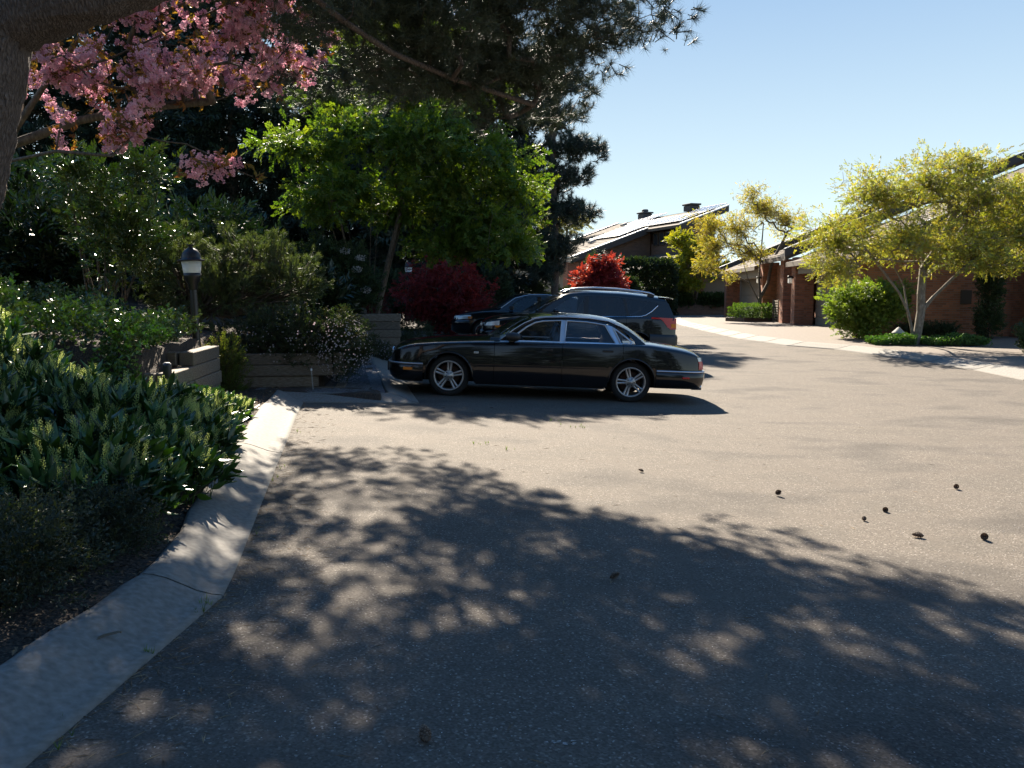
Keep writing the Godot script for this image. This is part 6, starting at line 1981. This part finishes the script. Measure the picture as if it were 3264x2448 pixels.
func build_houses() -> void:
	# ---------------- brick house with garages facing the court
	var t := thing("brick_house", "long brown brick house with tan garage doors behind the yellow green maples", "house", Vector3(11.9, 0.27, -29.5), deg_to_rad(-3.0))
	var X := Vector3(1, 0, 0); var Y := Vector3.UP; var Z := Vector3(0, 0, 1)
	wall_poly(t, "wall", [[0, -0.3], [10.5, -0.3], [10.5, 7.1], [0, 2.85]], Vector3(0, 0, -0.3), X, Y, Z * 0.3, M.brick)
	wall_poly(t, "wall", [[4.75, -0.3], [10.5, -0.3], [10.5, 6.9], [4.75, 4.6]], Vector3(0, 0, 0.003), X, Y, Z * 0.9, M.brick)
	boxp(t, "wall", Vector3(1.7, 1.2, -12.5), Vector3(0.3, 3.0, 24.0), M.brick)
	var pil := [[-0.4, 0.8], [-8.6, 0.8], [-10.6, 0.6], [-14.6, 0.7], [-24.0, 0.8]]
	for q in pil:
		boxp(t, "pillar", Vector3(0.22, 1.35, q[0]), Vector3(0.8, 3.3, 0.62), M.brick, 0.006)
	boxp(t, "wall", Vector3(0.75, 1.25, -9.6), Vector3(0.24, 3.0, 1.35), M.brick)
	garage(t, -0.75, -8.25, 2.9)
	garage(t, -14.97, -23.65, 2.9)
	boxp(t, "wall", Vector3(0.6, 1.3, -12.6), Vector3(0.24, 3.1, 3.2), M.brick)
	# slatted gate between the pillars
	var gate := boxp(t, "gate", Vector3(0.0, 0.6, -11.75), Vector3(0.06, 1.15, 0.07), M.gate_wood, 0.008)
	boxp(gate, "gate_post", Vector3(0, 0, -1.0), Vector3(0.07, 1.15, 0.07), M.gate_wood, 0.008)
	for i in 9:
		boxp(gate, "slat", Vector3(0.02, -0.46 + i * 0.12, -0.5), Vector3(0.025, 0.075, 0.92), M.gate_wood, 0.004)
	for i in 8:
		boxp(gate, "slat", Vector3(0.3, -0.46 + i * 0.13, -2.0), Vector3(0.025, 0.075, 0.9), M.dark_wood, 0.004)
	# roofs: stepped pitches rising away from the court, with metal capped parapets
	course_roof(t, -0.45, 10.5, 2.75, 0.41, -8.9, 0.45, M.shingle)
	course_roof(t, -0.45, 10.5, 3.05, 0.41, -14.9, -9.05, M.shingle)
	course_roof(t, -0.45, 10.5, 2.8, 0.41, -24.4, -15.05, M.shingle)
	for q in [[0.52, 2.75], [-8.97, 3.25], [-14.98, 3.3], [-24.47, 2.95]]:
		wall_poly(t, "parapet", [[-0.5, q[1] - 0.22], [10.5, q[1] - 0.22 + 4.51], [10.5, q[1] + 0.12 + 4.51], [-0.5, q[1] + 0.12]], Vector3(0, 0, q[0] - 0.055), X, Y, Z * 0.11, M.dark_fascia)
		wall_poly(t, "flashing", [[-0.52, q[1] + 0.122], [10.5, q[1] + 4.632], [10.5, q[1] + 4.66], [-0.52, q[1] + 0.15]], Vector3(0, 0, q[0] - 0.085), X, Y, Z * 0.17, M.flashing)
	for q in [[1.3, -5.0], [3.0, -12.0], [1.2, -19.0], [3.4, -19.5]]:
		var y: float = 2.75 + 0.41 * (q[0] + 0.45) + 0.3
		var s := boxp(t, "skylight", Vector3(q[0], y, q[1]), Vector3(1.2, 0.16, 1.1), M.dark_fascia, 0.01)
		s.rotation.z = atan(0.41)
		boxp(s, "pane", Vector3(0, 0.085, 0), Vector3(1.06, 0.02, 0.96), M.solar)
	# flush meter box, wall lamps and vent
	boxp(t, "vent", Vector3(3.25, 1.3, 0.012), Vector3(0.36, 0.46, 0.03), M.dark_wood, 0.006)
	boxp(t, "vent", Vector3(3.95, 2.45, 0.012), Vector3(0.3, 0.3, 0.03), M.dark_fascia, 0.006)
	boxp(t, "meter_box", Vector3(0.43, 1.25, -9.5), Vector3(0.08, 0.6, 0.4), M.dark_fascia, 0.01)
	wall_lamp(t, Vector3(-0.32, 2.0, -8.6))
	wall_lamp(t, Vector3(-0.32, 2.1, -14.6))
	# ---------------- house with the solar roof
	var th := asin(0.3349)
	t = thing("brick_house", "far house with solar panels on its long pitched roof and a tan garage door", "house", Vector3(4.21, 0.28, -61.8), th)
	var e := 3.98; var sl := 0.3623
	course_roof(t, 0.0, 9.8, e, sl, -12.6, 0.0, M.shingle, 0.5)
	course_roof(t, 5.75, 9.4, e + sl * 5.75, sl, 0.002, 4.9, M.shingle, 0.5)
	wall_poly(t, "wall", [[0.5, -0.3], [6.3, -0.3], [6.3, e + sl * 6.3 - 0.17], [0.5, e + sl * 0.5 - 0.17]], Vector3(0, 0, -0.6), X, Y, Z * 0.25, M.brown_brick)
	wall_poly(t, "wall", [[6.3, -0.3], [8.6, -0.3], [8.6, e + sl * 8.6 - 0.17], [6.3, e + sl * 6.3 - 0.17]], Vector3(0, 0, 4.3), X, Y, Z * 0.25, M.brown_brick)
	boxp(t, "wall", Vector3(6.47, 2.4, 2.0), Vector3(0.25, 5.4, 4.5), M.brown_brick)
	boxp(t, "wall", Vector3(8.5, 3.2, -4.0), Vector3(0.25, 6.9, 16.8), M.brown_brick)
	boxp(t, "wall", Vector3(5.0, 2.2, -12.3), Vector3(8.8, 4.8, 0.25), M.brown_brick)
	for q in [[0.03, 0.0, 5.9], [-12.65, 0.0, 9.8], [4.94, 5.75, 9.4]]:
		wall_poly(t, "fascia", [[q[1] - 0.1, e + sl * (q[1] - 0.1) - 0.34], [q[2], e + sl * q[2] - 0.34], [q[2], e + sl * q[2] + 0.07], [q[1] - 0.1, e + sl * (q[1] - 0.1) + 0.07]], Vector3(0, 0, q[0] - 0.025), X, Y, Z * 0.06, M.dark_fascia)
		wall_poly(t, "flashing", [[q[1] - 0.12, e + sl * (q[1] - 0.12) + 0.072], [q[2], e + sl * q[2] + 0.072], [q[2], e + sl * q[2] + 0.15], [q[1] - 0.12, e + sl * (q[1] - 0.12) + 0.15]], Vector3(0, 0, q[0] - 0.06), X, Y, Z * 0.14, M.flashing)
	boxp(t, "fascia", Vector3(-0.06, e - 0.16, -6.3), Vector3(0.06, 0.38, 12.5), M.tan_fascia)
	boxp(t, "flashing", Vector3(-0.08, e + 0.05, -6.3), Vector3(0.12, 0.05, 12.56), M.flashing)
	# ridge, chimneys, back pitch
	wall_poly(t, "roof", [[9.804, e + sl * 9.8 - 0.1], [12.5, e + sl * 9.8 - 1.0], [12.5, e + sl * 9.8 - 0.8], [9.804, e + sl * 9.8 + 0.04]], Vector3(0, 0, -12.6), X, Y, Z * 12.6, M.shingle)
	for q in [[10.2, -8.5, 0.45], [10.2, -1.2, 0.4]]:
		var c := boxp(t, "chimney", Vector3(q[0], e + sl * 9.8 + 0.3, q[1]), Vector3(0.8, q[2], 1.0), M.chimney, 0.02)
		boxp(c, "chimney_cap", Vector3(0, q[2] * 0.5 + 0.09, 0), Vector3(0.95, 0.12, 1.2), M.chimney, 0.02)
		if q[1] < -3.0:
			var mb := MB.new()
			mb.lathe(Vector3(0, q[2] * 0.5 + 0.18, 0), [[0.26, 0.0], [0.28, 0.12], [0.24, 0.2], [0.0, 0.22]], 14)
			part("chimney_pot", mb, M.chimney, c)
	# solar panels, each a framed pane on the slope
	var mbp := MB.new()
	mbp.box(Vector3.ZERO, Vector3(1.95, 0.04, 1.0), Basis.IDENTITY, 0.006)
	var pane := mbp.mesh(M.solar)
	mbp = MB.new()
	for k in [-1.0, 1.0]:
		mbp.box(Vector3(0.985 * k, 0, 0), Vector3(0.03, 0.05, 1.04))
		mbp.box(Vector3(0, 0.0, 0.51 * k), Vector3(1.94, 0.05, 0.03))
	var frame := mbp.mesh(M.frame_metal)
	var rb := Basis(Vector3(0, 0, 1), atan(sl))
	var spots := []
	for i in 10: spots.append([7.3, -6.3 + i * 1.08])
	for i in 5: spots.append([5.35, -6.3 + i * 1.08])
	for i in 3: spots.append([9.2, -7.4 + i * 1.08])
	for i in 3: spots.append([8.9, 1.5 + i * 1.02])
	for q in spots:
		var s := inst("solar_panel", pane, t, Transform3D(rb, Vector3(q[0], e + sl * q[0] + 0.16, q[1])))
		inst("panel_frame", frame, s, Transform3D.IDENTITY)
	for q in [[8.5, -8.9], [3.7, -4.8]]:
		var v := boxp(t, "roof_vent", Vector3(q[0], e + sl * q[0] + 0.16, q[1]), Vector3(0.5, 0.16, 0.5), M.stone, 0.01)
		v.rotation.z = atan(sl)
	# clerestory windows under the upper edge
	for i in 5:
		var w := boxp(t, "window", Vector3(6.31, e + 1.4, 0.5 + i * 0.86), Vector3(0.07, 0.95, 0.72), M.dark_wood, 0.006)
		boxp(w, "pane", Vector3(-0.04, 0.0, 0), Vector3(0.012, 0.8, 0.56), M.window_glass)
	# lower wing roof before the clerestory
	course_roof(t, 1.2, 6.2, 2.75, 0.3, 0.3, 6.2, M.shingle, 0.5)
	boxp(t, "fascia", Vector3(1.14, 2.65, 3.2), Vector3(0.08, 0.42, 6.0), M.tan_fascia)
	wall_poly(t, "fascia", [[1.1, 2.42], [6.2, 3.95], [6.2, 4.32], [1.1, 2.8]], Vector3(0, 0, 6.22), X, Y, Z * 0.06, M.dark_fascia)
	boxp(t, "wall", Vector3(2.8, 1.2, 3.2), Vector3(0.25, 3.1, 5.8), M.brown_brick)
	# tan garage front under the eave
	boxp(t, "lintel", Vector3(0.12, e - 0.66, -6.2), Vector3(0.3, 0.6, 11.6), M.tan_fascia)
	boxp(t, "garage_door", Vector3(0.5, 1.5, -6.2), Vector3(0.06, 3.8, 10.6), M.tan_panel)
	for z in [-0.6, -12.0]:
		boxp(t, "pillar", Vector3(0.2, 1.7, z), Vector3(0.9, 4.0, 0.8), M.brick)
	wall_lamp(t, Vector3(-0.1, 2.6, -11.2))
	# neighbouring brick pier seen past the red maple
	var pr := thing("brick_house", "orange brick end wall of the next house beyond the solar roof house", "house", Vector3(-0.8, 0.28, -76.0), th)
	boxp(pr, "wall", Vector3(0, 1.7, 0), Vector3(3.0, 4.0, 0.4), M.brick)
	boxp(pr, "garage_door", Vector3(-5.0, 1.5, -1.0), Vector3(7.0, 3.4, 0.1), M.tan_panel)
	course_roof(pr, -9.0, 2.0, 3.4, 0.25, -6.0, -0.2, M.shingle, 0.5)
	# garage beyond the planter
	var g := thing("garage_block", "tan garage with brick pillars at the far end of the planter", "garage", Vector3(12.6, 0.28, -58.95))
	boxp(g, "wall", Vector3(1.6, 1.3, 0), Vector3(3.6, 3.0, 0.3), M.tan_panel)
	boxp(g, "pillar", Vector3(-0.1, 1.2, 0.35), Vector3(0.45, 2.7, 0.4), M.brick)
	boxp(g, "pillar", Vector3(3.3, 1.2, 0.35), Vector3(0.45, 2.7, 0.4), M.brick)
	boxp(g, "lintel", Vector3(1.6, 2.8, 0.3), Vector3(4.0, 0.5, 0.5), M.tan_fascia)
	# long brick planter and the square timber edged one
	var pl := thing("brick_planter", "long low brick planter carrying the clipped hedge", "planter", Vector3(11.85, 0.28, -57.4))
	boxp(pl, "wall", Vector3(0, 0.35, 0), Vector3(4.6, 0.72, 0.25), M.brown_brick, 0.01)
	boxp(pl, "soil_bed", Vector3(0, 0.3, -0.6), Vector3(4.5, 0.7, 0.9), M.soil)
	boxp(pl, "coping", Vector3(0, 0.735, 0), Vector3(4.64, 0.045, 0.32), M.brown_brick, 0.008)
	pl = thing("timber_planter", "low square dark timber planter on the paving before the garage", "planter", V(12.0, -42.9, 0.1), 0.35)
	for q in [[0.0, 0.72, 2.6, 0.14], [0.0, -0.72, 2.6, 0.14], [1.23, 0.0, 0.14, 1.28], [-1.23, 0.0, 0.14, 1.28]]:
		boxp(pl, "timber", Vector3(q[0], 0.09, q[1]), Vector3(q[2], 0.2, q[3]), M.dark_wood, 0.01)
	boxp(pl, "soil_bed", Vector3(0, 0.07, 0), Vector3(2.3, 0.14, 1.28), M.soil)

# ================================================================ small things
func lamp_post(label: String, at: Vector3, h: float) -> void:
	var t := thing("lamp_post", label, "lamp", at, 0, "garden lamp posts")
	t.rotation.z = 0.03
	var mb := MB.new()
	mb.lathe(Vector3.ZERO, [[0.055, -0.3], [0.055, 0.0], [0.05, 0.25], [0.047, h - 0.62]], 16)
	part("pole", mb, M.black_metal, t)
	mb = MB.new()
	mb.lathe(Vector3(0, h - 0.62, 0), [[0.047, 0.0], [0.06, 0.02], [0.066, 0.08], [0.1, 0.13], [0.118, 0.19], [0.118, 0.23], [0.0, 0.23]], 20)
	part("collar", mb, M.black_metal, t)
	mb = MB.new()
	mb.lathe(Vector3(0, h - 0.39, 0), [[0.112, 0.0], [0.135, 0.165], [0.13, 0.165], [0.107, 0.0]], 24)
	part("lamp_glass", mb, M.lamp_glass, t)
	mb = MB.new()
	mb.lathe(Vector3(0, h - 0.225, 0), [[0.0, -0.002], [0.142, -0.002], [0.185, 0.006], [0.185, 0.014], [0.135, 0.03], [0.132, 0.06], [0.118, 0.11], [0.085, 0.155], [0.045, 0.178], [0.03, 0.19], [0.03, 0.205], [0.05, 0.215], [0.05, 0.228], [0.0, 0.23]], 24)
	part("cap", mb, M.black_metal, t)

func pine_cone_mesh(sd: int) -> ArrayMesh:
	var r := RandomNumberGenerator.new()
	r.seed = sd
	var mb := MB.new()
	mb.colored = true
	mb.lathe(Vector3.ZERO, [[0.0, 0.0], [0.009, 0.006], [0.013, 0.025], [0.011, 0.045], [0.004, 0.06], [0.0, 0.062]], 10, Basis.IDENTITY, Color(0.05, 0.03, 0.018))
	for i in 68:
		var t := i / 67.0
		var a := i * 2.39996
		var y := 0.004 + 0.056 * t
		var rad := 0.0245 * sin(PI * pow(lerpf(0.12, 0.97, t), 0.85)) + 0.003
		var out := Vector3(cos(a), 0, sin(a)); var side := Vector3(-sin(a), 0, cos(a))
		var w := 0.0075 * (1.0 - 0.45 * t)
		var b := Vector3(0, y, 0) + out * 0.008
		var tip := Vector3(0, y + 0.008, 0) + out * rad
		var c := 0.11 * r.randf_range(0.7, 1.3)
		var cl := Color(c * 1.25, c * 0.85, c * 0.58)
		mb.tri(b - side * w * 0.6, b + side * w * 0.6, tip + side * w, Vector3.UP, cl)
		mb.tri(b - side * w * 0.6, tip + side * w, tip - side * w, Vector3.UP, cl)
		mb.tri(tip - side * w, tip + side * w, tip + out * 0.003 + Vector3(0, 0.004, 0), Vector3.UP, cl * 1.5)
		mb.tri(tip - side * w, tip + side * w, tip - Vector3(0, 0.003, 0), out, cl * 0.7)
	return mb.mesh(M.cone)

func build_small() -> void:
	lamp_post("black garden lamp post with dome cap beside the timber wall", bedV(-4.4, -12.2), 1.3)
	lamp_post("black garden lamp post half hidden beside the wine red maple", bedV(-3.6, -31.0), 1.5)
	# pipe posts at the step of the timber wall
	var t := thing("irrigation_post", "dark plastic pipe post at the stepped end of the timber wall", "pipe", bedV(-3.5, -8.85, -0.1))
	var mb := MB.new()
	mb.lathe(Vector3.ZERO, [[0.028, 0.0], [0.028, 0.62], [0.036, 0.62], [0.036, 0.78], [0.03, 0.8], [0.0, 0.8]], 12)
	part("pipe", mb, M.plastic_pipe, t)
	mb = MB.new()
	mb.lathe(Vector3(0, 0.62, 0), [[0.04, 0.0], [0.044, 0.02], [0.044, 0.15], [0.04, 0.17], [0.0, 0.172]], 12)
	part("cap", mb, M.black_metal, t)
	t = thing("irrigation_post", "thin pale stake standing before the dark low timber wall", "stake", V(-2.98, -12.95, 0.08))
	mb = MB.new()
	mb.tube([Vector3(0.02, 0, 0), Vector3(0, 0.3, 0)], [0.008, 0.008], 6, true)
	part("pipe", mb, M.stone, t)
	mb = MB.new()
	mb.lathe(Vector3(0, 0.3, 0), [[0.014, 0.0], [0.014, 0.03], [0.0, 0.035]], 8)
	part("cap", mb, M.white_paint, t)
	# stone lantern under the maple
	t = thing("stone_lantern", "low stone garden lantern in the ground cover beside the maple", "lantern", V(11.3, -25.6, 0.1))
	mb = MB.new()
	mb.lathe(Vector3.ZERO, [[0.13, 0.0], [0.12, 0.06], [0.06, 0.08], [0.06, 0.2], [0.11, 0.22], [0.1, 0.3], [0.0, 0.3]], 8)
	part("base", mb, M.stone, t)
	mb = MB.new()
	mb.lathe(Vector3(0, 0.3, 0), [[0.0, 0.0], [0.2, 0.02], [0.19, 0.05], [0.1, 0.13], [0.04, 0.19], [0.0, 0.21]], 8)
	part("cap", mb, M.stone, t)
	# pine cones on the asphalt
	var cones := [pine_cone_mesh(1), pine_cone_mesh(2), pine_cone_mesh(3)]
	var C := [[-0.3, -2.95, 0.95, "pine cone lying alone in the deep shade", "brown pine cone lying alone in the deepest shade of the pine"], [0.56, -4.88, 0.85, "", "brown pine cone in the shade close to the sunlit gap"], [1.24, -8.1, 0.7, "", "brown pine cone on sunny asphalt closest to the black saloon"], [2.25, -7.33, 0.95, "", "brown pine cone on sunny asphalt apart from the cluster"], [3.0, -6.9, 0.9, "", "brown pine cone at the stained patch of asphalt"], [2.68, -6.52, 0.7, "", "smallest brown pine cone of the sunny cluster"], [2.94, -6.1, 1.0, "", "brown pine cone on sunny asphalt at the shade side of the cluster"], [3.39, -6.15, 1.05, "", "largest brown pine cone of the sunny cluster"], [4.04, -7.81, 0.95, "", "brown pine cone on sunny asphalt at the house side of the cluster"]]
	for i in C.size():
		var q: Array = C[i]
		t = thing("pine_cone", q[4], "pine cone", V(q[0], q[1]), 0, "pine cones on the asphalt")
		var b := Basis(Vector3.UP, rnd(0, TAU)) * Basis(Vector3(0, 0, 1), rnd(1.1, 1.5))
		var s: float = q[2] * 0.85
		inst("scales", cones[i % 3], t, Transform3D(b * Basis.from_scale(Vector3(s, s * rnd(1.1, 1.45), s)), Vector3(0, 0.021 * s, 0)))
	# fallen bits: twig on the kerb, weeds in the joint, leaves in the bay
	t = thing("fallen_twig", "bent brown twig lying on the kerb below its joint", "twig", Vector3(-1.74, G(-1.74, -3.62) + 0.075, -3.62))
	mb = MB.new()
	mb.tube([Vector3(-0.05, 0.0, 0.03), Vector3(-0.01, 0.012, 0.0), Vector3(0.04, 0.016, -0.03), Vector3(0.055, 0.014, -0.028)], [0.003, 0.004, 0.004, 0.005], 6, true)
	mb.tube([Vector3(-0.045, 0.0, 0.045), Vector3(0.0, 0.012, 0.012), Vector3(0.05, 0.016, -0.024)], [0.002, 0.003, 0.003], 5, true)
	part("stick", mb, M.gate_wood, t)
	var blade := MB.new()
	for i in 9:
		var a := rnd(0, TAU)
		var tip := Vector3(cos(a) * 0.02, rnd(0.025, 0.05), sin(a) * 0.02)
		var s := Vector3(-sin(a), 0, cos(a)) * 0.0022
		blade.tri(-s, s, tip)
	var bm := blade.mesh()
	var tr := []; var cols := []
	for q in [[-1.53, -4.2, 7, 0.1], [-1.56, -3.6, 3, 0.06], [-1.68, -5.6, 2, 0.1], [-2.05, -7.4, 5, 0.3], [-2.5, -9.9, 4, 0.5], [-0.35, -9.3, 9, 0.1], [-0.02, -9.0, 4, 0.06], [0.75, -10.9, 7, 0.16], [0.55, -11.2, 4, 0.1], [-1.6, -3.0, 3, 0.2]]:
		for k in int(q[2]):
			var x: float = q[0] + rnd(-1, 1) * q[3] * (0.35 if q[0] < -1.0 else 1.0); var z: float = q[1] + rnd(-1, 1) * q[3]
			tr.append(Transform3D(Basis(Vector3.UP, rnd(0, TAU)).scaled(Vector3.ONE * rnd(0.5, 1.1)), V(x, z, 0.004)))
			cols.append(vary(Color(0.13, 0.2, 0.03), 0.3))
	var o := scatter("weeds", bm, M.leaf, self, tr, cols)
	tag(o, "small grass weeds in the asphalt and along the kerb joint", "weeds", "", "stuff")
	var lm := MB.new()
	leaf(lm, Vector3(0, 0.004, -0.02), Vector3(0, 0.05, 1).normalized(), Vector3(1, 0, 0), 0.05, 0.03, 0.25)
	leaf(lm, Vector3(0.01, 0.004, 0.0), Vector3(0.8, 0.15, 0.5).normalized(), Vector3(0.5, 0, -0.8), 0.03, 0.02, 0.3)
	for q in [[-2.45, -11.0, "curled brown leaf lying in the short bay by the kerb"], [-0.95, -12.2, "curled brown leaf lying at the edge of the saloon's shadow"], [-0.3, -12.35, "curled brown leaf lying in the saloon's shadow"]]:
		var lf := thing("fallen_leaf", q[2], "leaf", V(q[0], q[1]), rnd(0, TAU), "fallen leaves on the asphalt")
		inst("blade", lm.mesh(), lf, Transform3D(Basis.IDENTITY, Vector3(0, 0.002, 0)), M.rust)
	# fallen pine needles, gathered along the kerb and thin elsewhere
	var nm := MB.new()
	nm.tri(Vector3(-0.04, 0.001, 0.0), Vector3(0.0, 0.003, 0.0008), Vector3(0.042, 0.001, 0.008), Vector3.UP)
	nm.tri(Vector3(-0.04, 0.001, 0.0), Vector3(0.0, 0.003, -0.0012), Vector3(0.04, 0.001, -0.008), Vector3.UP)
	tr = []; cols = []
	for i in 1100:
		var z := -2.4 - 10.0 * pow(rng.randf(), 1.3)
		var x: float
		if i % 6 != 0:
			x = bed_edge(z) + 0.4 + pow(rng.randf(), 2.5) * 0.5
		else:
			x = rnd(-1.3, 0.5 * -z)
		tr.append(Transform3D(Basis(Vector3.UP, rnd(0, TAU)).scaled(Vector3.ONE * rnd(0.6, 1.1)), V(x, z, 0.002)))
		cols.append(vary([Color(0.16, 0.1, 0.05), Color(0.1, 0.065, 0.035), Color(0.22, 0.16, 0.09)][rng.randi() % 3], 0.3))
	o = scatter("needle_litter", nm.mesh(), M.litter, self, tr, cols)
	tag(o, "dry brown pine needles scattered along the kerb and asphalt", "litter", "", "stuff")
	# pale scuff marks on the asphalt and the kerb
	for q in [[self.get_node("road"), 0.18, -3.02, 0.05, 0.0015, 0.0], [self.get_node("kerb"), -1.83, -3.78, 0.06, 0.0, 0.092]]:
		var sm := MB.new()
		var yy: float = G(q[1], q[2]) + q[4] + q[5]
		for k in 14:
			var px: float = q[1] + rnd(-1, 1) * q[3]; var pz: float = q[2] + rnd(-1, 1) * q[3] * 0.3
			var ang := rnd(0, TAU)
			var ly: float = 0.0 if q[5] == 0.0 else 0.2 * (q[1] - px) + 0.004
			sm.tri(Vector3(px, yy + ly + k * 0.0001, pz), Vector3(px + cos(ang) * 0.02, yy + ly + k * 0.0001, pz + sin(ang) * 0.008), Vector3(px + cos(ang + 1.2) * 0.018, yy + ly + k * 0.0001, pz + sin(ang + 1.2) * 0.01), Vector3.UP)
		part("scuff_mark", sm, M.stone, q[0])
	# stone chips loose on the asphalt
	var cm := MB.new()
	for j in 5:
		var a := TAU * j / 5.0; var a2 := TAU * (j + 1) / 5.0
		cm.tri(Vector3(0.05, 0.6, 0), Vector3(cos(a), 0, sin(a) * 0.8), Vector3(cos(a2), 0, sin(a2) * 0.8), Vector3.UP)
	tr = []; cols = []
	for i in 2600:
		var z := -2.2 - 9.0 * pow(rng.randf(), 1.6)
		var x := rnd(-1.4, 0.62 * -z + 0.3)
		if x < -1.4 - 0.1 * (-z - 4.0): continue
		tr.append(Transform3D(Basis(Vector3.UP, rnd(0, TAU)).scaled(Vector3.ONE * rnd(0.0012, 0.004)), V(x, z, 0.0008)))
		var s := rnd(0.25, 0.6)
		cols.append(Color(s, s * 0.97, s * 0.92))
	o = scatter("stone_chips", cm.mesh(), M.litter, self, tr, cols)
	tag(o, "loose pale stone chips scattered over the asphalt", "chips", "", "stuff")
